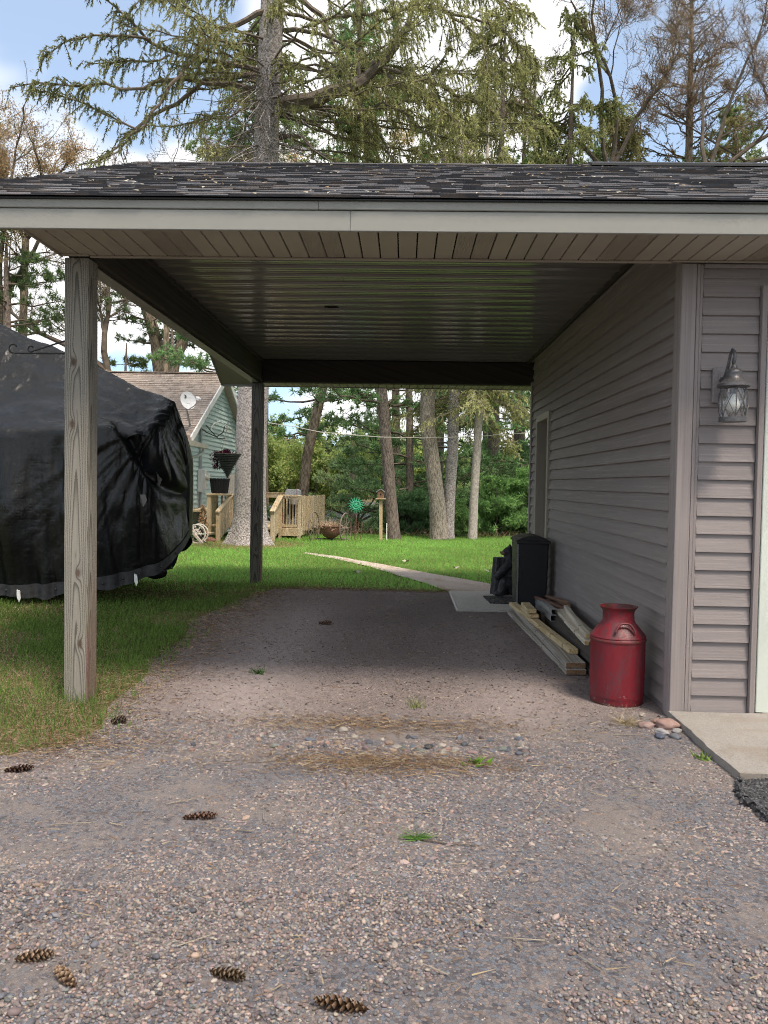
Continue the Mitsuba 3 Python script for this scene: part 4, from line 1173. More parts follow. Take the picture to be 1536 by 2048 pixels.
for yy in (8.28, 10.12):
    part(TR, 'wheel', mv(lathe([(.001, -.09), (.15, -.09), (.27, -.08), (.29, -.04), (.29, .04), (.27, .08), (.15, .09), (.001, .09)], 24), (-5.15, yy, .285), rot('x', 90)), 'M_blackplastic', smooth=40)

# ------------------------------------------------------------------ neighbouring house
HO = thing('green_house', 'pale green sided house with a brown shingled gable roof behind the boat', 'house')
HX, YH0, YH1, YA, ZA, ZEV = -5.0, 14.6, 25.0, 21.25, 4.22, 2.38
hsl = (ZA - ZEV) / (YA - 17.7)
GW = num(HO + '__gable_wall')


def roof_z(y):
    return ZA - .10 - hsl * abs(y - YA)


put(GW, J([prism([(17.9, -.3), (YH1 - .4, -.3), (YH1 - .4, roof_z(YH1 - .4)), (YA, roof_z(YA)), (17.9, roof_z(17.9))], HX - .15, HX - .02, 'x'), bb(HX - .15, HX - .02, YH0, 17.9, -.3, 2.1)]), 'M_housegreen')
rh = .1125
z = -.12
while z < ZA - .15:
    a, b = (YH0, YH1 - .4)
    if z > 2.05:
        d = (ZA - .12 - z) / hsl
        a, b = YA - d, YA + d
        a = max(a, 17.9)
    if b - a > .1:
        segs = [(a, b)]
        if 1.02 < z + rh * .5 < 1.92:
            segs = [(a, 17.18), (18.27, b)]
        for s0, s1 in segs:
            part(GW, 'plank', prism([(HX - .02, z), (HX + .016, z + .001), (HX + .016, z + .008), (HX - .01, z + rh + .008), (HX - .02, z + rh + .008)], s0, s1, 'y'), 'M_housegreen')
    z += rh
part(HO, 'foundation', bb(HX - .2, HX - .05, YH0, YH1 - .4, -1.2, -.12), 'M_slab')
HR = num(HO + '__roof')
put(HR, J([prism([(YA, ZA - .02), (17.62, ZEV - .06), (17.62, ZEV - .16), (YA, ZA - .12), (24.9, ZEV - .16), (24.9, ZEV - .06)], -13.0, -4.80, 'x'), prism([(-4.62, 2.15), (-9.4, 3.62), (-9.4, 3.54), (-4.62, 2.07)], YH0 - .3, 17.95, 'y')]), 'M_houseroof')
hp = np.array([17.7 - YA, ZEV - ZA])
ln = np.linalg.norm(hp)
hp = hp / ln
hn = np.array([-hp[1], hp[0]])
hn = hn if hn[1] > 0 else -hn
crs = []
for k in range(int(ln / .135) + 1):
    s0, s1 = k * .135, k * .135 + .14
    a, b = np.array([YA, ZA - .02]) + hp * s0, np.array([YA, ZA - .02]) + hp * s1
    x = -12.95
    while x < -4.79:
        w_ = rng.uniform(.25, .8)
        t = rng.choice([.012, .016, .022])
        crs.append(prism([tuple(a), tuple(b), tuple(b + hn * t), tuple(a + hn * .003)], x, min(x + w_ - .006, -4.79), 'x'))
        x += w_
part(HR, 'shingle_field', J(crs), 'M_houseroof', kind='stuff')
crs = []
for k in range(34):
    xa, xb = -4.60 - k * .14, -4.60 - (k + 1) * .14 - .01
    za, zb = 2.155 + (-4.60 - xa) * .3075, 2.155 + (-4.60 - xb) * .3075
    crs.append(prism([(xa, za), (xb, zb), (xb, zb + .003), (xa, za + .018)], YH0 - .3, 17.95, 'y'))
part(HR, 'lower_shingle_field', J(crs), 'M_houseroof', kind='stuff')
part(HR, 'rake_board', J([bar((-4.78, 17.60, ZEV - .14), (-4.78, YA, ZA - .075), .03, .15), bar((-4.782, YA, ZA - .075), (-4.782, 24.9, ZEV - .14), .03, .15)]), 'M_white')
part(HR, 'rake_soffit', J([bar((-4.9, 17.62, ZEV - .2), (-4.9, YA, ZA - .14), .2, .01), bar((-4.9, YA, ZA - .14), (-4.9, 24.88, ZEV - .2), .2, .01)]), 'M_tan')
part(HR, 'ridge_cap', J([bar((-13.0, YA, ZA + .0), (-4.8, YA, ZA + .0), .2, .02)]), 'M_houseroof')
GT = part(HO, 'gutter', J([prism([(-4.62, 2.06), (-4.50, 2.06), (-4.475, 2.16), (-4.485, 2.16), (-4.51, 2.07), (-4.61, 2.07), (-4.61, 2.16), (-4.62, 2.16)], YH0 - .3, 17.98, 'y'), prism([(-4.62, 2.06), (-4.50, 2.06), (-4.475, 2.16), (-4.62, 2.16)], 17.98, 17.985, 'y')]), 'M_offwhite')
part(GT, 'downspout', tube([(-4.56, 17.85, 2.07), (-4.56, 17.85, 1.98), (-4.66, 17.72, 1.88), (-4.90, 17.3, 1.78), (-4.94, 17.1, 1.7), (-4.94, 17.08, .1)], .036, 8), 'M_palegreen', smooth=40)
WN = part(HO, 'window', bb(HX - .03, HX - .015, 17.24, 18.2, 1.08, 1.86), 'M_windowglass')
part(WN, 'frame', J([bb(HX - .02, HX + .03, 17.18, 17.25, 1.02, 1.92, .006), bb(HX - .02, HX + .03, 18.19, 18.27, 1.02, 1.92, .006), bb(HX - .02, HX + .028, 17.25, 18.19, 1.02, 1.09, .006), bb(HX - .02, HX + .028, 17.25, 18.19, 1.85, 1.92, .006), bb(HX - .02, HX + .012, 17.7, 17.74, 1.09, 1.85, .004)]), 'M_palegreen')
EM = part(HO, 'electric_meter', bb(HX + .02, HX + .13, 18.92, 19.20, 1.05, 1.60, .01), 'M_meter')
part(EM, 'dial', mv(lathe([(.001, 0), (.075, 0), (.08, .05), (.06, .09), (.001, .1)], 20), (HX + .12, 19.33, 1.42), rot('y', 90)), 'M_offwhite', smooth=40)
part(EM, 'side_box', bb(HX + .02, HX + .12, 19.22, 19.44, 1.10, 1.58, .01), 'M_offwhite')
part(HO, 'conduit', J([tube([(HX + .06, 19.06, 1.58), (HX + .06, 19.06, 2.62)], .035, 8), tube([(HX + .06, 19.06, 1.06), (HX + .06, 19.06, -.2)], .028, 8), tube([(HX + .05, 18.95, 1.06), (HX + .05, 18.95, -.2)], .012, 6)]), 'M_conduit', smooth=50)
part(HO, 'service_cable', J([tube([(HX + .06, 19.06, 2.60), (HX + .12, 19.3, 2.52), (HX + .15, 20.3, 2.46), (HX + .18, 20.9, 2.62), (HX + .12, 21.3, 2.8)], .014, 5), tube([(HX + .07, 19.5, 2.7), (HX + .2, 20.2, 2.42), (HX + .25, 20.9, 2.45)], .011, 5)]), 'M_cable')
part(HO, 'service_cable', J([tube([(HX + .06, 20.1, 2.68), (HX + .09, 20.25, 2.80), (HX + .10, 20.8, 2.90), (HX + .10, 21.3, 2.86), (HX + .1, 22.6, 2.75)], .018, 6), tube([(HX + .06, 20.1, 2.68), (HX + .07, 20.06, 2.58)], .016, 6)]), 'M_white', label='white cable across the gable')
DI = thing('satellite_dish', 'pale grey satellite dish with a dark emblem on the brown house roof', 'satellite dish')
dc = np.array([-4.86, 17.62, 3.115])
dn = np.array([.66, -.70, .26])
a, b, d = frame(dn)
Rd = np.stack([a, b, d], 1)
pr = [(r_, .16 * (r_ / .26) ** 2 * .36) for r_ in np.linspace(.001, .26, 12)]
pr = pr + [(.264, .06), (.26, .052)] + [(r_, .16 * (r_ / .26) ** 2 * .36 - .006) for r_ in np.linspace(.255, .001, 10)]
v, f = lathe([(r_, z_ - .057) for r_, z_ in pr], 40)
v[:, 1] *= 1.1
v = v * .72
part(DI, 'reflector', mv((v, f), dc, Rd), 'M_dish', smooth=30)
mz = lambda m: (np.asarray(m[0]) * .72, m[1])
em = [(-.045, .05), (-.01, .05), (.018, .035), (.028, .0), (.018, -.035), (-.01, -.05), (-.02, -.05), (.0, -.01), (-.045, .03)]
LG = part(DI, 'emblem', mv(mz(J([prism([(x - .05, y + .13) for x, y in em], -.030, -.022), prism([(-.100, .085), (-.068, .125), (-.068, .085)], -.030, -.022)])), dc, Rd), 'M_dishlogo')
tm = meshkit.text_mesh('DIRECTV', .022, .003)
part(LG, 'lettering', mv(mz((np.array(tm.vertices) + [-.06, -.09, -.052], np.array(tm.faces))), dc, Rd), 'M_dishlogo')
fa = dc + Rd @ np.array([0, -.205, -.04])
fe = dc + np.array([.32, -.24, -.01])
part(DI, 'feed_arm', tube([fa, (fa + fe) / 2 + (0, 0, -.03), fe], .013, 7), 'M_conduit', smooth=50)
part(DI, 'feed_horn', bar(fe, fe + np.array([-.08, .09, .05]), .07, .07, .01), 'M_dish')
part(DI, 'mast', tube([dc - dn * .06, dc - dn * .12 + (0, 0, -.1), (-4.93, 18.05, 2.60), (-4.95, 18.06, 2.5)], .022, 8), 'M_conduit', smooth=50)

# ------------------------------------------------------------------ side stairs, tub, chair, hose reel
SS = thing('side_stairs', 'small wooden stairs with railings against the green house', 'stairs')
part(SS, 'post', bb(-4.385, -4.295, 17.46, 17.55, -.05, 1.0, .005), 'M_deck')
part(SS, 'post', bb(-4.06, -3.97, 16.97, 17.06, -.05, .66, .005), 'M_deck')
part(SS, 'post', bb(-4.08, -4.0, 18.4, 18.49, -.05, 1.0, .005), 'M_deck')
part(SS, 'handrail', J([bar((-4.015, 16.93, .655), (-4.035, 18.46, 1.02), .10, .035, .004), bar((-4.012, 17.06, .56), (-4.034, 18.42, .90), .035, .085, .004)]), 'M_deck')
part(SS, 'rail_cap', bb(-4.40, -4.0, 17.43, 18.3, 1.003, 1.04, .005), 'M_deck')
for t in np.linspace(.08, .92, 9):
    part(SS, 'baluster', bb(-4.04, -3.995, 17.04 + 1.38 * t - .045, 17.04 + 1.38 * t + .045, .02 + .34 * t, .58 + .33 * t, .003), 'M_deck')
for t in np.linspace(.2, .9, 4):
    part(SS, 'baluster', bb(-4.36, -4.32, 17.5 + .85 * t - .02, 17.5 + .85 * t + .02, .1, 1.0, .003), 'M_deck')
for k in range(3):
    part(SS, 'tread', bb(-4.36, -4.05, 17.25 + .28 * k, 17.52 + .28 * k, .14 + .17 * k, .18 + .17 * k, .004), 'M_deck')
part(SS, 'landing', bb(HX + .03, -4.0, 18.1, 19.6, .60, .66, .004), 'M_deck')
TB = thing('ribbed_tub', 'dark ribbed plastic tub standing on the stair rail', 'tub')
ns = 88
th = np.arange(ns) * 2 * math.pi / ns
rr = 1 + .022 * np.cos(22 * th)
v, f = lathe([(.001, 1.042), (.175, 1.042), (.185, 1.06), (.218, 1.25), (.226, 1.262), (.226, 1.285), (.205, 1.285), (.175, 1.08), (.001, 1.075)], ns)
v[:, :2] *= np.tile(rr, 9)[:, None]
v[:, 2] = 1.042 + (v[:, 2] - 1.042) * 1.42
part(TB, 'body', mv((v, f), (-4.205, 17.93, 0)), 'M_blackplastic')
AC = thing('garden_chair', 'pale wooden garden chair back showing behind the dark tub', 'chair')
for k in range(4):
    part(AC, 'slat', bar((-4.22 + .075 * k, 18.75, .98), (-4.20 + .068 * k, 18.9, 1.52 - .03 * abs(k - 1.5)), .06, .018, .004, up=(0, 1, 0)), 'M_tan')
part(AC, 'seat', bb(-4.28, -3.92, 18.35, 18.8, .98, 1.01, .004), 'M_tan')
for s in (-4.26, -3.95):
    for yy in (18.38, 18.75):
        part(AC, 'leg', bb(s - .02, s + .02, yy, yy + .04, .66, .98, .003), 'M_tan')
RL = thing('hose_reel', 'beige plastic hose reel leaning on the grass by the house wall', 'hose reel')
hx, hy = -4.36, 16.3
for yy, lab in ((hy - .07, 0), (hy + .16, 1)):
    part(RL, 'side_frame', J([bar((hx - .20, yy, .49), (hx + .20, yy, .02), .05, .06, .008), bar((hx - .02, yy - .004, .27), (hx - .20, yy - .004, .02), .045, .055, .008), bar((hx - .26, yy + .004, .05), (hx + .22, yy + .004, .02), .04, .045, .006)]), 'M_tan')
    wh = [tube([(hx + .06 + .19 * math.cos(t), yy + .05, .22 + .19 * math.sin(t)) for t in np.linspace(0, 2 * math.pi, 25)], .016, 6)]
    wh += [bar((hx + .06, yy + .05, .22), (hx + .06 + .18 * math.cos(t), yy + .05, .22 + .18 * math.sin(t)), .03, .02) for t in np.arange(6) * math.pi / 3]
    part(RL, 'wheel', J(wh), 'M_offwhite')
part(RL, 'hose', J([tube([(hx + .06 + .12 * math.cos(t), hy + .01 + .10 * t / 25, .22 + .12 * math.sin(t)) for t in np.linspace(0, 25, 90)], .012, 5), tube([(hx + .15, hy, .14), (hx + .24, hy - .02, .05), (hx + .34, hy - .05, .015)], .012, 5)]), 'M_wicker')
part(RL, 'handle', tube([(hx - .20, hy - .07, .49), (hx - .22, hy + .04, .52), (hx - .20, hy + .16, .49)], .02, 6), 'M_tan', smooth=50)
r = np.random.default_rng(71)
n = 900
zz = r.uniform(0, 1, n) ** .9
rad = (.11 * (1 - zz) ** .6 + .02) * np.sqrt(r.uniform(0, 1, n))
an = r.uniform(0, 6.283, n)
A = np.stack([-4.33 + rad * np.cos(an), 16.95 + rad * np.sin(an), .04 + .74 * zz], 1)
one('dried_shrub', 'narrow dried brown shrub standing between hose reel and stairs', 'shrub', J([blades(A, r.normal(size=(n, 3)) + [0, 0, .7], r.uniform(.03, .08, n), .022, r), tube([(-4.33, 16.95, 0), (-4.33, 16.95, .74)], [.02, .006], 5)]), 'M_vc',
    color=np.vstack([vcol(n, np.array([(.40, .20, .11), (.46, .36, .24), (.30, .24, .15)])[r.integers(0, 3, n)], 3), np.repeat([[.2, .14, .1]], 12, 0)]))
one('garden_stone', 'reddish brown stone lying at the foot of the side stairs', 'stone', ball((-4.13, 16.75, .05), (.13, .09, .075), 2, .2, 2, 3), 'M_rust', smooth=True)
# hanging basket
HB = thing('hanging_basket', 'cone shaped dark wicker basket with purple foliage hanging before the big spruce trunk', 'hanging basket')
bxc, byc = -3.37, 15.0
rings = []
for z_ in np.linspace(1.395, 1.835, 15):
    rr = .012 + .235 * (z_ - 1.39) / .445
    t = np.linspace(0, 2 * math.pi, 25)
    rings.append(tube(np.stack([bxc + rr * np.cos(t), byc + rr * np.sin(t), z_ + 0 * t], 1), .0125, 5))
CN = part(HB, 'cone', J(rings + [lathe([(.001, 1.39), (.225, 1.83), (.215, 1.835), (.001, 1.42)], 24, (bxc, byc, 0))]), 'M_wicker')
chn = []
for t in (.3, 2.4, 4.5):
    chn.append(tube([(bxc + .235 * math.cos(t), byc + .235 * math.sin(t), 1.835), (bxc, byc, 2.43)], .0035, 4))
part(HB, 'chain', J(chn), 'M_oldiron')
n = 520
an = r.normal(2.9, 1.0, n)
rad = r.uniform(.02, .25, n)
drop = np.where(r.random(n) < .38, r.uniform(0, .30, n), 0)
A = np.stack([bxc + (rad + .02 * (drop > 0)) * np.cos(an), byc + rad * np.sin(an), 1.84 + r.uniform(-.01, .09, n) * (1.2 - rad / .25)], 1)
A[drop > 0, 0] = bxc - .235 + r.normal(0, .035, (drop > 0).sum()) + drop[drop > 0] * .12
A[drop > 0, 1] = byc - .02 + r.normal(0, .05, (drop > 0).sum())
A[:, 2] -= drop
part(HB, 'foliage', blades(A, r.normal(size=(n, 3)), r.uniform(.025, .055, n), .035, r), 'M_vc', color=vcol(n, np.array([(.035, .008, .018), (.07, .014, .03), (.02, .008, .012)])[r.integers(0, 3, n)], 3))
part(HB, 'arm', tube([(-3.55, 16.25, 2.55), (-3.47, 15.7, 2.50), (bxc, byc, 2.45), (bxc, byc - .02, 2.42)], .008, 5), 'M_blackmetal')

# ------------------------------------------------------------------ big deck and the things on it
DK = thing('wooden_deck', 'weathered wooden deck with railing and privacy boards at the lawn edge', 'deck')
part(DK, 'platform', J([bb(-4.4, -2.42, 18.26, 21.2, .235, .27)]), 'M_deck')
part(DK, 'rim_board', J([bb(-2.86, -2.40, 18.20, 18.245, .075, .262, .004), bb(-2.40, -2.36, 18.22, 18.9, .09, .262, .004)]), 'M_deck')
for p in ((-2.86, 18.20, -.1, .985), (-2.42, 18.20, -.1, .99), (-2.05, 20.0, -.4, 1.0), (-3.6, 20.0, -.3, 1.0)):
    part(DK, 'post', bb(p[0] - .04, p[0] + .04, p[1] + .01, p[1] + .09, p[2], p[3], .005), 'M_deck')
part(DK, 'post', bb(-2.925, -2.835, 17.26, 17.35, -.08, .66, .005), 'M_deck')
part(DK, 'handrail', J([bar((-2.88, 17.22, .672), (-2.85, 18.22, 1.0), .12, .04, .005), bb(-2.88, -2.38, 18.20, 18.32, .992, 1.03, .005)]), 'M_deck')
for t in np.linspace(.1, .88, 6):
    part(DK, 'baluster', bb(-2.905, -2.86, 17.3 + .93 * t - .05, 17.3 + .93 * t + .05, .02 + .2 * t, .62 + .32 * t, .004), 'M_deck')
for t in np.linspace(.1, .9, 5):
    x = -2.82 + .36 * t
    part(DK, 'baluster', bb(x - .017, x + .017, 18.23, 18.265, .275, .99, .003), 'M_deck')
part(DK, 'bottom_rail', bb(-2.82, -2.46, 18.225, 18.262, .28, .34, .003), 'M_deck')
for k in range(11):
    t = (k + .5) / 11
    x, y = -2.38 + .36 * t, 18.32 + 1.68 * t
    part(DK, 'privacy_board', bx((x, y, .6 + .01 * math.sin(k * 2.7)), (.024, .100 + .016 * math.sin(k * 5.1), .82), .004, rot('z', -12)), 'M_deck')
part(DK, 'top_rail', J([bb(-4.0, -2.86, 20.02, 20.07, .92, 1.03, .005), bb(-4.0, -2.86, 20.0, 20.1, 1.03, 1.06, .005)]), 'M_deck')
for k in range(3):
    part(DK, 'tread', bb(-3.7, -2.95, 17.40 + .28 * k, 17.66 + .28 * k, .05 + .085 * k, .09 + .085 * k, .004), 'M_deck')
for x, y in ((-2.78, 18.5), (-2.5, 18.6), (-2.46, 19.6), (-2.2, 19.9), (-3.1, 19.4)):
    part(DK, 'pier', bb(x - .05, x + .05, y - .05, y + .05, -.9, .235), 'M_deck')
GR = thing('covered_grill', 'black grill with a grey lid standing on the deck behind the railing', 'grill')
part(GR, 'body', J([bb(-2.86, -2.50, 18.75, 19.1, .30, .92, .01)]), 'M_blackplastic')
part(GR, 'lid', prism([(-2.84, .94), (-2.83, 1.08), (-2.79, 1.16), (-2.57, 1.16), (-2.50, 1.13), (-2.48, .94)], 18.75, 19.12, 'y'), 'M_greycover', smooth=30)
for k, (x, h_) in enumerate(((-2.70, .26), (-2.575, .22))):
    JG = thing('white_jug', 'taller white jug on the deck behind the balusters' if k == 0 else 'shorter white jug on the deck behind the balusters', 'jug')
    part(JG, 'body', lathe([(.001, .272), (.058, .272), (.062, .29), (.062, .272 + h_ * .7), (.03, .272 + h_ * .92), (.022, .272 + h_), (.001, .272 + h_)], 18, (x, 18.42, 0)), 'M_white', smooth=40)
    part(JG, 'cap', lathe([(.001, .272 + h_), (.026, .272 + h_), (.026, .30 + h_), (.001, .30 + h_)], 14, (x, 18.42, 0)), 'M_offwhite', smooth=40)
FCN = thing('red_fuel_can', 'red plastic fuel can behind the deck railing', 'fuel can')
part(FCN, 'body', bb(-2.86, -2.80, 18.36, 18.5, .36, .62, .02), 'M_redplastic')
part(FCN, 'spout', tube([(-2.83, 18.43, .61), (-2.83, 18.40, .68), (-2.81, 18.38, .72)], .014, 6), 'M_blackplastic')
RB = thing('rail_planter', 'brown basket planter with dried stems hung on the deck railing', 'planter')
part(RB, 'basket', lathe([(.001, .82), (.075, .82), (.11, .93), (.115, .955), (.10, .955), (.001, .90)], 18, (-2.53, 18.08, 0)), 'M_tan', smooth=40)
n = 160
A = np.array([-2.53, 18.08, .93]) + r.normal(size=(n, 3)) * (.06, .05, .01)
part(RB, 'dried_stem', blades(A, np.stack([r.normal(0, .8, n), r.normal(0, .6, n), r.uniform(-.5, 1, n)], 1), r.uniform(.05, .16, n), .012, r), 'M_vc', color=vcol(n, np.array([(.38, .30, .17), (.26, .20, .11)])[r.integers(0, 2, n)], 3))
one('shepherd_hook', 'thin iron shepherd hook rising behind the deck railing', 'hook', tube([(-2.53, 18.6, .27), (-2.53, 18.6, 1.2), (-2.53, 18.6, 1.27), (-2.50, 18.6, 1.31), (-2.47, 18.6, 1.28), (-2.48, 18.6, 1.24)], .007, 5), 'M_rust')
# cauldron planter between two old wheels
CD = thing('cauldron_planter', 'rusty iron cauldron planter filled with dried stems between two wheels', 'planter')
part(CD, 'bowl', lathe([(.001, .075), (.09, .08), (.16, .12), (.215, .2), (.24, .29), (.25, .34), (.265, .345), (.265, .36), (.235, .36), (.22, .3), (.001, .28)], 32, (-1.64, 17.8, 0)), 'M_rust', smooth=40)
part(CD, 'base', lathe([(.001, -.03), (.09, -.03), (.055, .0), (.055, .09), (.001, .09)], 16, (-1.64, 17.8, 0)), 'M_blackmetal', smooth=40)
n = 420
A = np.array([-1.64, 17.8, .31]) + r.normal(size=(n, 3)) * (.11, .09, .02)
part(CD, 'dried_stem', blades(A, np.stack([r.normal(0, .75, n), r.normal(0, .6, n), r.uniform(.2, 1, n)], 1), r.uniform(.08, .30, n), .013, r), 'M_vc', color=vcol(n, np.array([(.50, .36, .26), (.36, .24, .16), (.55, .45, .33)])[r.integers(0, 3, n)], 3))


def iron_wheel(label, x, y, R, yaw):
    W_ = thing('iron_wheel', label, 'wheel')
    Rm = rot('z', yaw)
    t = np.linspace(0, 2 * math.pi, 33)
    part(W_, 'rim', mv(tube(np.stack([R * np.cos(t), 0 * t, R * np.sin(t)], 1), .015, 6), (x, y, R - .03), Rm), 'M_oldiron', smooth=50)
    sp = [tube([(0, 0, 0), (R * math.cos(a), 0, R * math.sin(a))], .006, 5) for a in np.arange(10) * math.pi / 5]
    part(W_, 'spoke', mv(J(sp), (x, y, R - .03), Rm), 'M_oldiron')
    part(W_, 'hub', mv(mv(lathe([(.001, -.06), (.03, -.06), (.04, 0), (.03, .06), (.001, .06)], 12), (0, 0, 0), rot('x', 90)), (x, y, R - .03), Rm), 'M_oldiron', smooth=40)


iron_wheel('old iron wheel standing left of the cauldron', -2.02, 17.78, .345, 76)
iron_wheel('old iron wheel standing right of the cauldron', -1.31, 17.85, .335, 72)
one('axle_bar', 'thin iron bar joining the two old wheels under the cauldron', 'bar', tube([(-2.02, 17.82, .06), (-1.31, 17.87, .06)], .012, 6), 'M_oldiron')
# sun ornament
SN = thing('sun_ornament', 'green metal sun ornament with wavy rays on a garden stake', 'garden ornament')
so = np.array([-1.08, 17.9, .83])
fc = [tube([(so[0] + .085 * math.cos(t), so[1], so[2] + .085 * math.sin(t)) for t in np.linspace(0, 2 * math.pi, 25)], .012, 6), tube([(so[0] + .045 * math.cos(t), so[1], so[2] + .045 * math.sin(t)) for t in np.linspace(0, 2 * math.pi, 19)], .007, 5), ball(so, (.022, .012, .022), 1)]
fc += [tube([so + [.02 * math.cos(t), 0, .02 * math.sin(t)], so + [.08 * math.cos(t), 0, .08 * math.sin(t)]], .006, 4) for t in np.arange(12) * math.pi / 6]
part(SN, 'disc', J(fc), 'M_sungreen')
for k in range(17):
    t = k * 2 * math.pi / 17
    e, s_ = np.array([math.cos(t), 0, math.sin(t)]), np.array([-math.sin(t), 0, math.cos(t)])
    part(SN, 'ray', tube([so + e * .095, so + e * .125 + s_ * .012, so + e * .155 - s_ * .008, so + e * .19 + s_ * .006], [.013, .011, .008, .003], 5), 'M_sungreen')
part(SN, 'stake', tube([so + [0, .012, -.1], (-1.075, 17.91, -.05)], .008, 5), 'M_rust')
TL = thing('plant_trellis', 'low rusty wire trellis around the stake of the green sun', 'trellis')
part(TL, 'wire', J([tube([(-1.08 + a, 17.95 + b, -.03), (-1.08 + a * 1.2, 17.95 + b, .25), (-1.08 + a * 1.6, 17.95 + b, .45)], .006, 4) for a, b in ((-.09, 0), (-.03, .04), (.04, -.03), (.10, .02))] + [tube([(-1.20, 17.95, .22), (-.94, 17.95, .24)], .005, 4)]), 'M_rust')
# birdhouse
BH = thing('birdhouse', 'wooden birdhouse on a tall square post at the lawn edge', 'birdhouse')
part(BH, 'post', bar((-.515, 18.2, -.05), (-.53, 18.2, .97), .075, .075, .004), 'M_deck')
part(BH, 'tray', bb(-.645, -.425, 18.09, 18.31, .965, .99, .003), 'M_palewood')
part(BH, 'house', prism([(-.61, .99), (-.46, .99), (-.46, 1.13), (-.535, 1.19), (-.61, 1.13)], 18.13, 18.27, 'y'), 'M_oldlumber')
part(BH, 'roof', J([bar((-.54, 18.2, 1.2), (-.64, 18.2, 1.13), .2, .012, up=(0, 0, 1)), bar((-.53, 18.2, 1.2), (-.43, 18.2, 1.13), .2, .012)]), 'M_galv')
part(BH, 'entrance_hole', mv(lathe([(.001, 0), (.02, 0), (.02, .004), (.001, .004)], 14), (-.535, 18.128, 1.08), rot('x', 90)), 'M_darkvoid')
one('white_stake', 'thin white stake in the grass right of the birdhouse', 'stake', tube([(-.385, 18.3, -.03), (-.39, 18.3, .41)], .014, 7), 'M_white')
one('clothesline', 'pale line strung across the yard between the trees', 'line', tube([(-2.84, 16.40, 2.55), (-2.34, 16.76, 2.50), (-1.84, 17.11, 2.42), (-.58, 17.93, 2.38), (.43, 18.55, 2.41), (1.5, 19.17, 2.49), (3.05, 20.0, 2.66), (3.85, 20.4, 2.79)], .0085, 5), 'M_offwhite')
for i, (x, y) in enumerate(((-.66, 11.35), (.82, 12.2), (1.28, 11.85), (.05, 13.1))):
    lf, _ = ball((0, 0, 0), (1, 1, 1), 1)
    a = np.linspace(0, 2 * math.pi, 9)[:-1]
    rr = .045 + .02 * np.cos(4 * a)
    v = np.stack([x + rr * np.cos(a), y + rr * np.sin(a), .05 + .02 * np.sin(2 * a + i)], 1)
    v = np.vstack([[[x, y, .045]], v, [[x, y, .043]], v - [0, 0, .002]])
    k = np.arange(8)
    f = np.vstack([np.stack([k * 0, 1 + k, 1 + (k + 1) % 8], 1), np.stack([k * 0 + 9, 10 + (k + 1) % 8, 10 + k], 1)])
    one('dead_leaf', ['pale dead leaf lying left of the path on the lawn', 'dead leaf on the lawn right of the path, nearest of three', 'dead leaf on the lawn farthest right of the path', 'dead leaf on the lawn farthest from the carport'][i], 'leaf', (v, f), 'M_tan')

# ------------------------------------------------------------------ gravel, litter, grass
ICO = trimesh.creation.icosphere(0)
OCT_V = np.array([[1, 0, 0], [-1, 0, 0], [0, 1, 0], [0, -1, 0], [0, 0, 1], [0, 0, -1.0]])
OCT_V = np.vstack([OCT_V[:5], [[.72, .72, .1], [-.72, .72, .1], [-.72, -.72, .1], [.72, -.72, .1]]]) * [1, 1, 1]
OCT_F = np.array([[0, 5, 4], [5, 2, 4], [2, 6, 4], [6, 1, 4], [1, 7, 4], [7, 3, 4], [3, 8, 4], [8, 0, 4]])


def pebbles(x, y, size, rng, lod, pal, flat_=(.45, .75), sink=.55, zb=.004):
    V0, F0 = (np.array(ICO.vertices), np.array(ICO.faces)) if lod else (OCT_V, OCT_F)
    n, k = len(x), len(V0)
    s = np.stack([size * rng.uniform(.8, 1.35, n), size * rng.uniform(.6, 1.0, n), size * rng.uniform(*flat_, n)], 1) / 2
    a = rng.uniform(0, np.pi, n)
    v = V0[None] * (1 + rng.uniform(-.16, .16, (n, k, 1))) * s[:, None]
    if not lod:
        sink = .12
    t = rng.normal(0, .14, n)
    v[:, :, 2] += v[:, :, 0] * t[:, None]
    c, sn = np.cos(a)[:, None], np.sin(a)[:, None]
    vx, vy = v[:, :, 0] * c - v[:, :, 1] * sn, v[:, :, 0] * sn + v[:, :, 1] * c
    v = np.stack([vx + x[:, None], vy + y[:, None], v[:, :, 2] + (zb + s[:, 2] * sink)[:, None]], -1).reshape(-1, 3)
    f = (F0[None] + (np.arange(n) * k)[:, None, None]).reshape(-1, 3)
    col = pal[rng.integers(0, len(pal), n)] * np.array((.655, .635, .635)) * rng.uniform(.45, 1.45, (n, 1))
    return (v, f), np.repeat(np.clip(col, 0, .8), k, 0)


rng = np.random.default_rng(77)
GP = np.array([(.36, .265, .235), (.30, .235, .235), (.255, .255, .28), (.20, .205, .235), (.33, .30, .275), (.36, .31, .27), (.25, .205, .21), (.14, .14, .155), (.38, .29, .225), (.24, .25, .235), (.28, .255, .26), (.40, .32, .29), (.22, .17, .17), (.42, .38, .33)])


def scatter(n, y0, y1):
    """Even over the ground the lens can see between two distances, a little wider than the frame."""
    y = np.sqrt(rng.uniform(y0 ** 2, y1 ** 2, n))
    return rng.uniform(-.62, .58, n) * y, y


def n2(x, y, f, s=0, oc=3):
    return meshkit.fbm(np.stack([x * f, y * f, 0 * x], -1), oc, s)


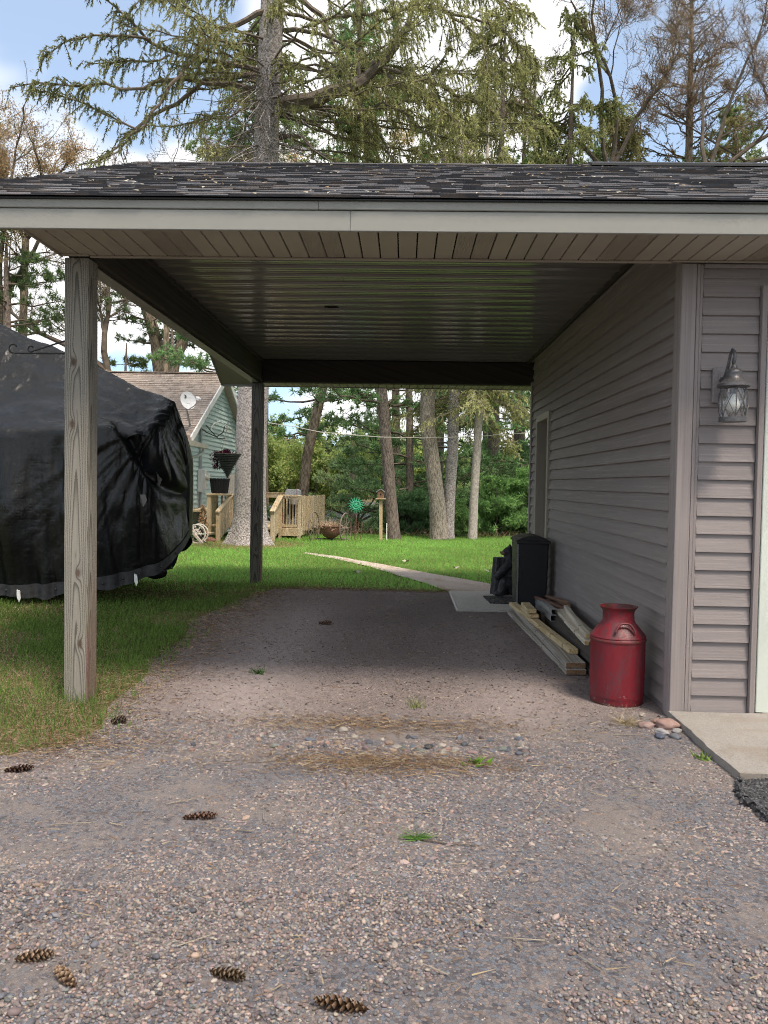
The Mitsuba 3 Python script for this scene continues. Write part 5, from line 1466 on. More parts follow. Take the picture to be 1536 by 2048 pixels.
ms, cs = [], []
for n, y0, y1, lod, a, b in ((9000, 1.75, 2.5, 1, .0095, .0205), (25000, 1.75, 2.7, 0, .005, .0125), (38000, 2.6, 4.35, 0, .0065, .0205)):
    x, y = scatter(int(n * 1.7), y0, y1)
    sand = np.exp(-(((x - .62) / .42) ** 2 + ((y - 2.45) / .22) ** 2)) + .8 * np.exp(-(((x - .3) / .5) ** 2 + ((y - 2.15) / .12) ** 2)) + .6 * np.exp(-(((x + .55) / .5) ** 2 + ((y - 2.0) / .15) ** 2)) + .7 * np.exp(-(((x - 1.0) / .5) ** 2 + ((y - 4.25) / .3) ** 2))
    keep = (.5 + 1.9 * (n2(x, y, 1.7, 4) - .5) + .7 * (n2(x, y, 6.0, 44) - .5) - .5 * sand + rng.uniform(-.25, .25, len(x)) > .33 + .12 * (y > 4.05)) & contains_xy(DRIVE, x, y) & ~contains_xy(asp, x, y) & ~contains_xy(ap, x, y)
    x, y = x[keep][:n], y[keep][:n]
    sz = a + (b - a) * rng.beta(1.5, 3.6, len(x)) * (0.7 + .6 * n2(x, y, 1.3, 9))
    sz = np.where(rng.random(len(x)) < .012, sz * 1.9, sz)
    m, c = pebbles(x, y, sz, rng, lod, GP)
    ms.append(m)
    cs.append(c)
x, y = scatter(15000, 1.75, 4.4)
keep = contains_xy(DRIVE, x, y) & ~contains_xy(asp, x, y) & ~contains_xy(ap, x, y)
m, c = pebbles(x[keep], y[keep], rng.uniform(.0025, .0065, keep.sum()), rng, 0, GP)
ms.append(m)
cs.append(c)
x, y = rng.uniform(-2.1, 1.5, 15000), 4.25 + 5.5 * rng.uniform(0, 1, 15000) ** 1.5
keep = contains_xy(DRIVE, x, y) & (n2(x, y, 1.6, 14) + rng.uniform(-.25, .25, len(x)) > .46)
x, y = x[keep], y[keep]
m, c = pebbles(x, y, rng.uniform(.005, .016, len(x)) * np.where(rng.random(len(x)) < .05, 1.7, 1), rng, 0, np.vstack([GP * 1.1, np.array([(.10, .08, .07)] * 12)]))
ms.append(m)
cs.append(c)
one('gravel', 'loose mixed grey and pink pebbles covering the drive', 'gravel', J(ms), 'M_stone', kind='stuff', smooth=True, color=np.vstack(cs))

# brown needles and straw lying on the ground
n = 15000
x = np.concatenate([rng.normal(-1.72, .20, n // 3), rng.normal(-.08, .33, n // 8), rng.normal(-1.75, .35, n // 9), rng.uniform(-1.9, .6, n // 8), rng.uniform(-2, 1.4, n // 9)])
y = np.concatenate([rng.uniform(4.2, 9.6, n // 3), rng.normal(3.66, .085, n // 8), rng.normal(3.83, .16, n // 9), rng.normal(9.7, .08, n // 8), rng.uniform(1.8, 9.4, n // 9)])
x2, y2 = rng.normal(-.1, .42, 1400), rng.normal(4.25, .09, 1400)
x, y = np.concatenate([x, x2]), np.concatenate([y, y2])
n = len(x)
ang = rng.uniform(0, 2 * np.pi, n)
A = np.stack([x, y, .008 + rng.uniform(0, .016, n)], 1)
m = blades(A, np.stack([np.cos(ang), np.sin(ang), rng.uniform(-.08, .22, n)], 1), rng.uniform(.03, .095, n), rng.uniform(.0025, .0045, n), rng)
one('needle_litter', 'brown pine needles and straw lying along the edges of the drive', 'needles', m, 'M_vc', kind='stuff',
    color=vcol(n, np.array([(.20, .12, .075), (.27, .175, .105), (.33, .265, .18), (.15, .10, .07), (.29, .225, .145)])[rng.integers(0, 5, n)] * rng.uniform(.7, 1.2, (n, 1)), 3))
n = 60
x, y = scatter(n, 1.9, 4.6)
a = rng.uniform(0, np.pi, n)
L = rng.uniform(.05, .2, n)
A = np.stack([x, y, np.full(n, .012)], 1)
B = A + np.stack([np.cos(a) * L, np.sin(a) * L * .5, rng.uniform(-.002, .01, n)], 1)
one('fallen_twigs', 'thin dry twigs scattered over the gravel', 'twigs', sticks(A, B, .0022, .0012, 4), 'M_greytwig', kind='stuff')

# lawn
gm, gc = [], []
n = 250000
x, y = rng.uniform(-7.5, 8.5, n), np.sqrt(rng.uniform(9.3 ** 2, 20.5 ** 2, n))
keep = ~contains_xy(DRIVE, x, y) & ~contains_xy(PATH, x, y) & ~((x > 1.45) & (y < 10.35)) & ~((x > .5) & (x < 1.6) & (y < 9.7)) & ~((x < -5) & (y > 14.6)) & (np.abs(x) < .62 * y + .3)
x, y = x[keep], y[keep]
n = len(x)
pat = n2(x, y, .9, 3)
h = rng.uniform(.035, .075, n) * (.75 + .6 * n2(x, y, 2.2, 6))
edge = np.clip((10.15 - y) / .4, 0, 1) * (x < .6)
h *= 1 - .5 * edge * rng.random(n)
m = blades(np.stack([x, y, gz(x, y) - .003], 1), np.stack([rng.normal(0, .33, n), rng.normal(0, .33, n), np.ones(n)], 1), h, rng.uniform(.007, .013, n), rng)
c = np.array((.165, .34, .075)) * (.65 + .7 * pat)[:, None] + np.array((.09, .075, .03)) * rng.uniform(0, 1, (n, 1))
dry = (rng.random(n) < .045 + .5 * edge * (rng.random(n) < .6))
c[dry] = np.array((.34, .27, .14)) * rng.uniform(.6, 1.1, (dry.sum(), 1))
dx = np.hypot(x + 3.3, (y - 16.3)) < 1.0 + .4 * rng.random(n)
c[dx & (rng.random(n) < .6)] = (.33, .25, .14)
gm.append(m)
gc.append(vcol(n, c, 3))
# rough grass round the front post and the boat
n = 125000
y = 3.2 + 6.8 * rng.uniform(0, 1, n) ** 1.25
x = rng.uniform(-.68, -.13, n) * y - .55 * (y < 5) * rng.random(n)
bnd = ~contains_xy(DRIVE, x, y)
near_edge = contains_xy(DRIVE, x, y) & contains_xy(DRIVE, x + .14 * rng.random(n), y) & ~contains_xy(DRIVE, x - .22 * rng.random(n), y)
thin = rng.random(n)
dens = n2(x, y, 1.5, 8)
keep = (bnd & (thin < .35 + 1.1 * dens)) | (near_edge & (thin < .3))
keep &= ~((x < -2.5) & (y > 8.2) & (thin > .5))
x, y, dens = x[keep], y[keep], dens[keep]
n = len(x)
dryp = np.clip((n2(x, y, 1.1, 21) - .44) * 6 + .9 * np.exp(-((y - 4.75) / .45) ** 2) + .7 * np.exp(-((y - 3.95) / .22) ** 2) - .9 * np.exp(-(((y - 4.38) / .18) ** 2 + ((x + 2.1) / .5) ** 2)), 0, 1)
dry = rng.random(n) < .10 + .60 * dryp
tall = 1 + 1.3 * np.exp(-(((y - 4.4) / .25) ** 2 + ((x + 2.15) / .45) ** 2))
h = rng.uniform(.03, .085, n) * np.where(dry, .9, 1.1) * tall
lean = np.where(dry, 1.5, .38)[:, None]
D = np.stack([rng.normal(0, 1, n), rng.normal(0, 1, n)], 1) * lean
m = blades(np.stack([x, y, np.full(n, -.001)], 1), np.column_stack([D, np.where(dry, .45, 1)]), h, np.where(y < 5.5, rng.uniform(.0035, .006, n), rng.uniform(.006, .010, n)), rng)
c = np.array((.085, .15, .036)) * rng.uniform(.55, 1.35, (n, 1)) + np.array((.035, .03, .01)) * rng.uniform(0, 1, (n, 1))
c[dry] = np.array([(.29, .22, .14), (.24, .185, .12), (.20, .13, .08), (.35, .29, .20)])[rng.integers(0, 4, dry.sum())] * rng.uniform(.7, 1.1, (dry.sum(), 1))
gm.append(m)
gc.append(vcol(n, c, 3))
one('grass', 'green lawn grass with dry straw patches near the posts', 'grass', J(gm), 'M_leaf', kind='stuff', color=np.vstack(gc) * 1.45)

# ------------------------------------------------------------------ trees
def resample(P, step):
    P = np.asarray(P, float)
    s = np.concatenate([[0], np.cumsum(np.linalg.norm(np.diff(P, axis=0), axis=1))])
    k = max(2, int(s[-1] / step) + 1)
    t = np.linspace(0, s[-1], k)
    return np.stack([np.interp(t, s, P[:, i]) for i in range(3)], 1), s[-1]


LEAFK = 1.65      # leaf colours are given as reflectance; the leaf lets about as much through


class Tree:
    def __init__(self):
        self.wood, self.A, self.D, self.L, self.W, self.C = [], [], [], [], [], []

    def leaf(self, A, D, L, W, Cc):
        n = len(A)
        for l_, v_ in ((self.A, A), (self.D, D)):
            l_.append(np.asarray(v_, float))
        for l_, v_ in ((self.L, L), (self.W, W)):
            l_.append(np.broadcast_to(np.asarray(v_, float), (n,)))
        self.C.append(np.broadcast_to(np.asarray(Cc, float), (n, 3)))

    def crown(self, rng):
        A, D, L, W, Cc = (np.concatenate(q) for q in (self.A, self.D, self.L, self.W, self.C))
        return blades(A, D, L, W, rng), np.repeat(np.clip(Cc, 0, 1), 3, 0)


def spruce_limb(t, P, r0, rng, dens=13, start=.18, tone=(.085, .095, .033), droop=1.0, side=.55, hang=(.18, .55), needle=(.045, .085), width=.021, wood=True, step=.0095):
    Q, ln = resample(P, .25)
    Q[1:-1] += rng.normal(0, .02, (len(Q) - 2, 3))
    if wood:
        t.wood.append(tube(Q, np.linspace(r0, max(.008, r0 * .18), len(Q)), 6))
    k = int(ln * (1 - start) * dens * 1.5)
    if k < 1:
        return
    u = start + (1 - start) * rng.uniform(0, 1, k) ** .85
    i = np.clip(u * (len(Q) - 1), 0, len(Q) - 1.001)
    i0 = i.astype(int)
    o = Q[i0] + (Q[i0 + 1] - Q[i0]) * (i - i0)[:, None]
    tg = Q[i0 + 1] - Q[i0]
    tg /= np.linalg.norm(tg, axis=1, keepdims=True) + 1e-9
    lat = np.cross(tg, [0, 0, 1.0])
    lat /= np.linalg.norm(lat, axis=1, keepdims=True) + 1e-9
    sgn = rng.choice([-1, 1], k)[:, None]
    L = rng.uniform(*hang, k) * (1.15 - .45 * u)
    clump = meshkit.noise(o * 1.6, 5)
    L *= .5 + .9 * clump
    d1 = lat * sgn * side * rng.uniform(.4, 1.2, (k, 1)) + tg * .6 + rng.normal(0, .25, (k, 3)) + [0, 0, .05]
    d1 /= np.linalg.norm(d1, axis=1, keepdims=True)
    m_ = o + d1 * (L * .55)[:, None]
    d2 = d1 * .35 + np.array([0, 0, -1.0]) * droop * rng.uniform(.5, 1.3, (k, 1)) + rng.normal(0, .2, (k, 3))
    d2 /= np.linalg.norm(d2, axis=1, keepdims=True)
    e = m_ + d2 * (L * .75)[:, None]
    t.wood.append(sticks(o, m_, .0065, .005))
    t.wood.append(sticks(m_, e, .005, .003))
    col = np.array(tone) * (.55 + .9 * meshkit.noise(o * 2.1 + 40, 3))[:, None] * rng.uniform(.75, 1.25, (k, 1))
    for a, b, dd in ((o, m_, d1), (m_, e, d2)):
        per = np.maximum(2, (np.linalg.norm(b - a, axis=1) / step).astype(int))
        idx = np.repeat(np.arange(k), per)
        w = rng.uniform(0, 1, len(idx))[:, None]
        A = a[idx] + (b[idx] - a[idx]) * w
        D = dd[idx] * .85 + rng.normal(0, .55, (len(idx), 3)) + [0, 0, -.15]
        c = col[idx] * rng.uniform(.7, 1.35, (len(idx), 1)) + np.array((.03, .03, .004)) * (w > .8)
        t.leaf(A, D, rng.uniform(*needle, len(idx)), width, c)


def trunk_tube(P, R, n=16, flare=0.0, seed=0, step=.2):
    Q, ln = resample(P, step)
    s = np.linspace(0, 1, len(Q))
    r = np.interp(s, np.linspace(0, 1, len(R)), R)
    v, f = tube(Q, r, n, True)
    k = len(Q)
    a = np.tile(np.arange(n) * 2 * np.pi / n, k)
    hz = np.repeat(Q[:, 2], n)
    z0 = Q[0, 2]
    fl = flare * np.exp(-(hz - z0) / .28) * (1 + .35 * np.sin(a * 5 + seed) + .2 * np.sin(a * 3 + 2 * seed))
    ctr = np.repeat(Q, n, 0)
    body = v[:k * n]
    off = body - ctr
    rad = np.linalg.norm(off, axis=1, keepdims=True) + 1e-9
    bump = (meshkit.fbm(np.stack([np.cos(a) * 2.5, np.sin(a) * 2.5, hz * 1.6], -1) + seed, 3, seed) - .5) * .16
    v[:k * n] = ctr + off * (1 + fl[:, None] + bump[:, None])
    return v, f


def finish(name, label, cat, t, trunk, bark_m, rng, group=None, twig='M_twig', crown_name='crown'):
    key = thing(name, label, cat, group)
    part(key, 'trunk', trunk, bark_m, smooth=True)
    if t.wood:
        part(key, 'branches', J(t.wood), twig)
    if t.A:
        m, c = t.crown(rng)
        part(key, crown_name, m, 'M_leaf', color=np.clip(c * LEAFK, 0, .9))
    return key


# the great spruce behind the carport
rng = np.random.default_rng(101)
SP = Tree()
LIMBS = [
    ([(-2.91,16.40,10.94),(-3.77,16.17,10.43),(-4.16,15.94,9.98),(-4.37,15.71,9.48),(-4.56,15.49,9.11),(-4.87,15.26,8.39),(-5.54,15.03,7.52),(-5.94,14.80,7.19)], 0.06, 9, 0.3, (.13, .14, .068)),
    ([(-3.20,16.40,9.37),(-3.42,16.20,9.32),(-4.26,16.00,9.30),(-4.65,15.80,9.29),(-5.37,15.60,8.97),(-5.60,15.40,8.84),(-5.85,15.20,8.84),(-6.77,15.00,8.74),(-7.04,14.80,8.66),(-7.37,14.60,8.48)], 0.05, 15, 0.2, (.13, .14, .068)),
    ([(-3.22,16.50,9.69),(-3.81,16.36,9.57),(-4.28,16.23,9.36),(-4.55,16.09,9.03),(-4.75,15.95,8.84),(-5.17,15.81,8.51),(-5.52,15.68,8.15),(-5.85,15.54,7.69),(-6.40,15.40,7.41)], 0.06, 10, 0.3, (.13, .14, .068)),
    ([(-3.05,16.40,9.72),(-3.57,16.25,9.78),(-4.25,16.10,9.78),(-4.84,15.95,9.82),(-5.17,15.80,10.01),(-5.44,15.65,10.16),(-5.64,15.50,10.35),(-5.95,15.35,10.51),(-6.32,15.20,10.79)], 0.055, 15, 0.12, (.13, .14, .068)),
    ([(-5.17,15.80,10.01),(-5.25,15.62,9.93),(-5.44,15.44,9.89),(-5.93,15.26,9.82),(-6.56,15.08,9.55),(-6.89,14.90,9.18)], 0.03, 16, 0.1, (.13, .14, .068)),
    ([(-4.82,15.90,9.77),(-5.03,15.73,9.56),(-5.74,15.57,9.45),(-6.21,15.40,9.33)], 0.022, 18, 0.1, (.13, .14, .068)),
    ([(-5.29,15.60,8.15),(-5.98,15.47,8.44),(-6.66,15.33,8.71),(-7.28,15.20,8.73)], 0.022, 15, 0.1, (.13, .14, .068)),
    ([(-2.80,16.50,9.03),(-2.27,16.39,9.08),(-1.84,16.27,9.13),(-1.03,16.16,9.38),(-0.63,16.04,9.66),(-0.32,15.93,9.93),(-0.12,15.81,10.30),(0.09,15.70,10.82)], 0.19, 3, 0.5, (.20, .205, .095)),
    ([(-1.03,16.10,9.40),(-1.07,16.07,9.77),(-1.02,16.03,10.34),(-0.97,16.00,11.00)], 0.05, 2, 0.6, (.20, .205, .095)),
    ([(-2.74,16.60,9.08),(-1.46,16.60,9.11),(-1.09,16.60,8.90),(-0.78,16.60,8.50),(-0.31,16.60,8.02)], 0.045, 7, 0.3, (.20, .205, .095)),
    ([(-2.73,16.60,8.46),(-2.26,16.50,8.47),(-1.98,16.40,8.20),(-1.70,16.30,7.99),(-1.31,16.20,7.66)], 0.05, 7, 0.4, (.20, .205, .095)),
    ([(-2.64,16.50,10.58),(-2.28,16.46,10.57),(-1.88,16.42,10.48),(-1.34,16.38,10.26),(-0.99,16.34,10.00),(-0.79,16.30,9.82)], 0.05, 9, 0.3, (.20, .205, .095)),
    ([(-2.70,16.40,10.94),(-2.42,16.30,10.79),(-1.86,16.20,10.61),(-1.59,16.10,10.58),(-1.19,16.00,10.60),(-0.79,15.90,10.58),(-0.64,15.80,10.56),(-0.00,15.70,10.59),(0.58,15.60,10.49),(1.13,15.50,10.07),(1.37,15.40,9.73),(1.42,15.30,9.33),(1.44,15.20,8.58)], 0.04, 18, 0.25, (.20, .205, .095)),
    ([(-2.51,17.20,11.73),(-1.96,17.09,11.25),(-1.66,16.97,10.65),(-1.34,16.86,9.92),(-1.08,16.74,9.31),(-0.66,16.63,8.62),(-0.45,16.51,8.17),(-0.20,16.40,7.64)], 0.06, 4, 0.2, (.20, .205, .095)),
    ([(-0.83,16.20,9.55),(-0.63,16.07,9.63),(-0.29,15.93,9.50),(0.54,15.80,9.17),(1.02,15.67,8.82),(1.54,15.53,8.55),(1.81,15.40,8.21)], 0.04, 19, 0.2, (.20, .205, .095)),
    ([(-0.78,16.00,9.66),(-0.62,15.85,9.77),(-0.37,15.70,9.89),(0.00,15.55,10.22),(0.33,15.40,10.45)], 0.05, 14, 0.3, (.20, .205, .095)),
    ([(-0.63,16.20,9.70),(-0.33,16.02,9.35),(0.16,15.84,8.98),(0.54,15.66,8.68),(0.91,15.48,8.29),(1.14,15.30,7.79)], 0.045, 18, 0.2, (.20, .205, .095)),
    ([(0.16,15.80,8.96),(0.45,15.70,9.36),(0.69,15.60,9.61),(0.78,15.50,10.00)], 0.035, 20, 0.3, (.20, .205, .095)),
    ([(0.58,15.60,10.49),(0.63,15.57,10.44),(1.38,15.53,10.26),(1.87,15.50,9.97),(2.15,15.47,9.66),(2.31,15.43,9.43),(2.36,15.40,8.96)], 0.03, 24, 0.1, (.20, .205, .095)),
    ([(-1.09,16.60,8.90),(-0.63,16.40,9.07),(-0.09,16.20,8.77),(0.12,16.00,8.47),(0.69,15.80,7.83)], 0.03, 14, 0.3, (.20, .205, .095)),
    ([(-2.55,16.40,11.34),(-1.87,16.22,11.63),(-0.66,16.04,11.61),(0.72,15.86,11.21),(1.69,15.68,10.72),(2.25,15.50,10.33)], 0.05, 20, 0.2, (.20, .205, .095)),
    ([(-3.04,16.30,11.28),(-3.76,16.08,11.53),(-4.60,15.85,11.29),(-5.12,15.62,10.86),(-5.34,15.40,10.44)], 0.05, 15, 0.2, (.13, .14, .068)),
]
for k, (P, r0, dens, st, tone) in enumerate(LIMBS):
    spruce_limb(SP, P, r0, rng, dens, st, tone, hang=(.16, .50) if np.mean([p[0] for p in P]) < -2.5 else (.22, .62))
OLV = (.20, .205, .095)
for k in range(48):       # limbs turned towards and away from us, and the hanging mass on the right
    right = k < 30
    z = rng.uniform(7.7, 11.9)
    az = rng.uniform(-1.0, 1.0) if right else rng.uniform(1.9, 4.6)
    ln = rng.uniform(2.6, 5.3) * (1.15 if right else .72)
    p0 = np.array([-2.95, 16.5, z + rng.uniform(.0, .8)])
    s = np.linspace(0, 1, 7)[:, None]
    P = p0 + np.concatenate([np.cos(az) * ln * s, np.sin(az) * ln * s * .9, -ln * .16 * s ** 1.6 + .12 * ln * s ** 4], 1) + rng.normal(0, .05, (7, 3))
    spruce_limb(SP, P, .024, rng, 14 if right else 12, .30 if right else .22, OLV, hang=(.2, .75), width=.018)
for k in range(13):       # short limbs towards us, in front of the trunk
    z, az, ln = rng.uniform(8.1, 11.4), rng.uniform(-2.5, -.6), rng.uniform(1.0, 2.2)
    s = np.linspace(0, 1, 6)[:, None]
    spruce_limb(SP, np.array([-2.93, 16.4, z]) + np.concatenate([np.cos(az) * ln * s, np.sin(az) * ln * s, -ln * .3 * s ** 1.4], 1), .025, rng, 12, .3, OLV, hang=(.2, .6))
dA, dB = [], []
for k in range(260):      # bare dead twigs round the lower trunk
    z = rng.uniform(7.4, 9.6)
    a = rng.uniform(2.6, 6.9)
    p = np.array([-2.98 + .24 * math.cos(a), 16.5 + .24 * math.sin(a), z])
    d = np.array([math.cos(a), math.sin(a), rng.uniform(-.9, .25)])
    for s in range(rng.integers(2, 5)):
        q2 = p + d * rng.uniform(.15, .4)
        dA.append(p)
        dB.append(q2)
        p, d = q2, d + rng.normal(0, .3, 3) + [0, 0, -.12]
tr = J([trunk_tube([(-3.23, 16.5, -.05), (-3.22, 16.5, 2.0), (-3.10, 16.5, 5.5), (-2.98, 16.5, 8), (-2.88, 16.5, 11), (-2.8, 16.5, 15), (-2.75, 16.5, 20)], [.335, .315, .27, .245, .225, .16, .03], 30, .65, 2, .08), sticks(dA, dB, .009, .004, 3)])
finish('spruce_tree', 'big old spruce with a speckled grey trunk and drooping limbs rising behind the carport', 'tree', SP, tr, 'M_bark_spruce', rng, twig='M_limb')


def pine(name, label, x, y, h, r, z0, R, seed, lean=(0, 0), tone=(.12, .195, .085), whorl=.55, bark_m='M_bark_pine', group=None, dens=9, zg=None, nb=20, tl=.16, tw=.036, upper=1.0, trunkP=None, sky=0.0):
    rng = np.random.default_rng(seed)
    t = Tree()
    g = float(gz(x, y)) if zg is None else zg
    zz = np.linspace(g - .1, h, 9)
    u = (zz - g) / (h - g)
    P = np.stack([x + lean[0] * u + rng.normal(0, .02, 9), y + lean[1] * u, zz], 1) if trunkP is None else np.asarray(trunkP, float)
    tr = trunk_tube(P, [r, r * .86, r * .62, r * .12], 14, .25, seed)
    cen, col = [], []
    zc = z0
    Pz = P[:, 2]
    while zc < h - .2:
        k = rng.integers(3, 6)
        uu = (zc - z0) / (h - z0)
        prof = (1 - uu) ** .75 * (.55 + .45 * min(1, uu * 4 + .5)) * upper
        for b in range(k):
            az = rng.uniform(0, 2 * np.pi)
            ln = R * prof * rng.uniform(.55, 1.15) + .25
            c0 = np.array([np.interp(zc, Pz, P[:, 0]), np.interp(zc, Pz, P[:, 1]), zc + rng.uniform(-.15, .15)])
            s = np.linspace(0, 1, 6)[:, None]
            rise = rng.uniform(-.12, .16)
            Q = c0 + np.concatenate([np.cos(az) * ln * s, np.sin(az) * ln * s, ln * (rise * s + .10 * s ** 3)], 1) + np.vstack([np.zeros(3), rng.normal(0, .05, (5, 3))])
            t.wood.append(tube(Q, np.linspace(.035 * min(1, ln / 2), .008, 6), 4, False))
            m_ = int(ln * dens * 1.4)
            if m_ < 2:
                continue
            w = .28 + .72 * rng.uniform(0, 1, m_) ** .8
            i = np.clip(w * 5, 0, 4.999)
            i0 = i.astype(int)
            o = Q[i0] + (Q[i0 + 1] - Q[i0]) * (i - i0)[:, None]
            lat = np.array([-np.sin(az), np.cos(az), 0])
            off = lat * (rng.normal(0, .22, (m_, 1)) * ln * (1.1 - w[:, None] * .5)) + np.array([0, 0, 1.0]) * np.abs(rng.normal(0, .06, (m_, 1))) + rng.normal(0, .05, (m_, 3))
            e = o + off
            t.wood.append(sticks(o, e, .007, .004))
            shade = (.65 + .7 * meshkit.noise(e * .9, seed))[:, None]
            cen.append(e)
            col.append(np.array(tone) * shade * rng.uniform(.8, 1.25, (m_, 1)))
        zc += whorl * rng.uniform(.7, 1.25)
    if cen:
        cen, col = np.vstack(cen), np.vstack(col)
        idx = np.repeat(np.arange(len(cen)), nb)
        D = rng.normal(0, 1, (len(idx), 3)) + [0, 0, .45]
        c = col[idx] * rng.uniform(.7, 1.35, (len(idx), 1))
        t.leaf(cen[idx] + rng.normal(0, .03, (len(idx), 3)), D, rng.uniform(.7, 1.2, len(idx)) * tl, tw, c)
    return finish(name, label, 'tree', t, tr, bark_m, rng, group)


def bare(name, label, base, fork, h, r, seed, dirs, levels=5, bud=((.22, .13, .08), (.30, .19, .10)), nbud=7, bsize=.05, bark_m='M_bark_warm', twig='M_twig', l0=3.4, spread=.55, upb=.18, keep=.68, more=2.2):
    rng = np.random.default_rng(seed)
    t = Tree()
    base, fork = np.array(base, float), np.array(fork, float)
    mid = (base + fork) / 2 + rng.normal(0, .12, 3) * [1, 1, 0]
    tr = trunk_tube([base, mid, fork], [r, r * .85, r * .72], 12, .25, seed)
    q = [(fork, np.array(d, float) / np.linalg.norm(d), l0 * rng.uniform(.85, 1.15), r * .62, 0) for d in dirs]
    A, B, RA, RB, tips = [], [], [], [], []
    while q:
        p, d, ln, rr, lv = q.pop()
        ns = 4 if lv < 3 else 3
        for s in range(ns):
            d = d + rng.normal(0, .13 + .03 * lv, 3) + [0, 0, upb * (.5 if lv else .3)]
            d /= np.linalg.norm(d)
            e = p + d * ln / ns
            r1 = rr * (1 - .5 / ns)
            A.append(p)
            B.append(e)
            RA.append(rr)
            RB.append(r1)
            p, rr = e, r1
            if lv >= levels - 2:
                tips.append((p, d))
            if lv < levels and s >= (1 if lv == 0 else 0):
                for _ in range(rng.poisson(more / ns + .15)):
                    sd = rng.normal(0, 1, 3)
                    sd -= d * (sd @ d)
                    sd /= np.linalg.norm(sd)
                    q.append((p, d * (1 - spread * .5) + sd * spread * rng.uniform(.7, 1.4), ln * keep * rng.uniform(.6, 1.05), max(rr * .55, .006), lv + 1))
        if lv < levels:
            q.append((p, d, ln * .72, rr, lv + 1))
    A, B, RA, RB = map(np.array, (A, B, RA, RB))
    big = RA > .03
    t.wood += [sticks(A[big], B[big], RA[big], RB[big], 7), sticks(A[~big], B[~big], np.maximum(RA[~big], .0085), np.maximum(RB[~big], .007), 3)]
    tp = np.array([p for p, d in tips])
    idx = np.repeat(np.arange(len(tp)), nbud)
    bc = np.array(bud)[rng.integers(0, len(bud), len(idx))] * rng.uniform(.7, 1.25, (len(idx), 1))
    t.leaf(tp[idx] + rng.normal(0, .09, (len(idx), 3)), rng.normal(0, 1, (len(idx), 3)), rng.uniform(.6, 1.3, len(idx)) * bsize, bsize * .7, bc)
    return finish(name, label, 'tree', t, tr, bark_m, rng, twig=twig, crown_name='buds')


# trunks at the edge of the lawn
LEAN = [(-3.12, 24, -.4), (-3.08, 24, .95), (-2.95, 24, 2.2), (-2.72, 24, 3.3), (-2.50, 24, 4.3), (-2.1, 24, 6.5), (-1.8, 24, 9), (-1.6, 24, 13), (-1.5, 24, 16)]
pine('leaning_pine', 'tall pine trunk leaning right above the wooden deck', -3.1, 24, 16, .165, 2.7, 2.6, 301, trunkP=LEAN, bark_m='M_bark_warm', whorl=.9, dens=7, upper=.9)
pine('pine_tree', 'dark brown straight pine trunk right of the birdhouse', -.22, 18.7, 15, .15, 3.3, 2.2, 302, lean=(-1.3, 0), bark_m='M_bark_pine', zg=0, whorl=.9, dens=7)
pine('pine_tree', 'thinner dark pine trunk between the birdhouse pine and the furrowed trunk', .24, 24, 9.5, .13, .0, 2.9, 303, lean=(-.3, 0), whorl=.75)
rng = np.random.default_rng(41)
tO = Tree()
trO = trunk_tube([(.86, 18.95, -.06), (.80, 18.95, .9), (.66, 18.95, 1.9), (.53, 18.95, 2.7), (.52, 18.95, 3.3), (.62, 18.95, 4.6), (.7, 18.95, 8)], [.20, .185, .18, .175, .168, .16, .14], 22, .22, 5, .12)
finish('furrowed_tree', 'thick furrowed grey brown trunk with a slight bend at the lawn edge', 'tree', tO, trO, 'M_bark_oak', rng)
YG = (.26, .27, .12)
tS = Tree()
for k in range(26):
    az, z = rng.uniform(0, 2 * np.pi), rng.uniform(2.75, 4.4)
    ln = rng.uniform(.7, 1.7)
    s = np.linspace(0, 1, 6)[:, None]
    spruce_limb(tS, np.array([1.16, 19.2, z + .4]) + np.concatenate([np.cos(az) * ln * s, np.sin(az) * ln * s, -ln * .45 * s ** 1.4], 1), .018, rng, 13, .25, YG, hang=(.15, .38), droop=.6, step=.016)
trS = trunk_tube([(1.07, 19.2, -.06), (1.10, 19.2, 1.0), (1.16, 19.2, 2.2), (1.18, 19.2, 5), (1.2, 19.2, 10)], [.145, .132, .125, .11, .07], 18, .25, 8, .12)
finish('spruce_tree', 'slim speckled spruce trunk touching the furrowed trunk', 'tree', tS, trS, 'M_bark_spruce', rng, twig='M_bark_warm')
tP = Tree()
for k in range(64):
    az, z = rng.uniform(0, 2 * np.pi), rng.uniform(2.55, 4.8)
    ln = rng.uniform(.8, 2.3)
    s = np.linspace(0, 1, 6)[:, None]
    spruce_limb(tP, np.array([1.76, 19.2, z + .35]) + np.concatenate([np.cos(az) * ln * s, np.sin(az) * ln * s, -ln * .40 * s ** 1.4 + .1 * s], 1), .017, rng, 13, .22, YG, hang=(.15, .42), droop=.6, step=.016)
trP = trunk_tube([(1.68, 19.2, -.06), (1.70, 19.2, 1.0), (1.75, 19.2, 2.2), (1.78, 19.2, 3.2), (1.83, 19.2, 6), (1.85, 19.2, 10)], [.105, .098, .092, .08, .06, .03], 16, .2, 4, .12)
finish('pale_spruce', 'slender pale trunk under drooping yellow green branches near the garage wall', 'tree', tP, trP, 'M_bark_pale', rng, twig='M_greytwig')
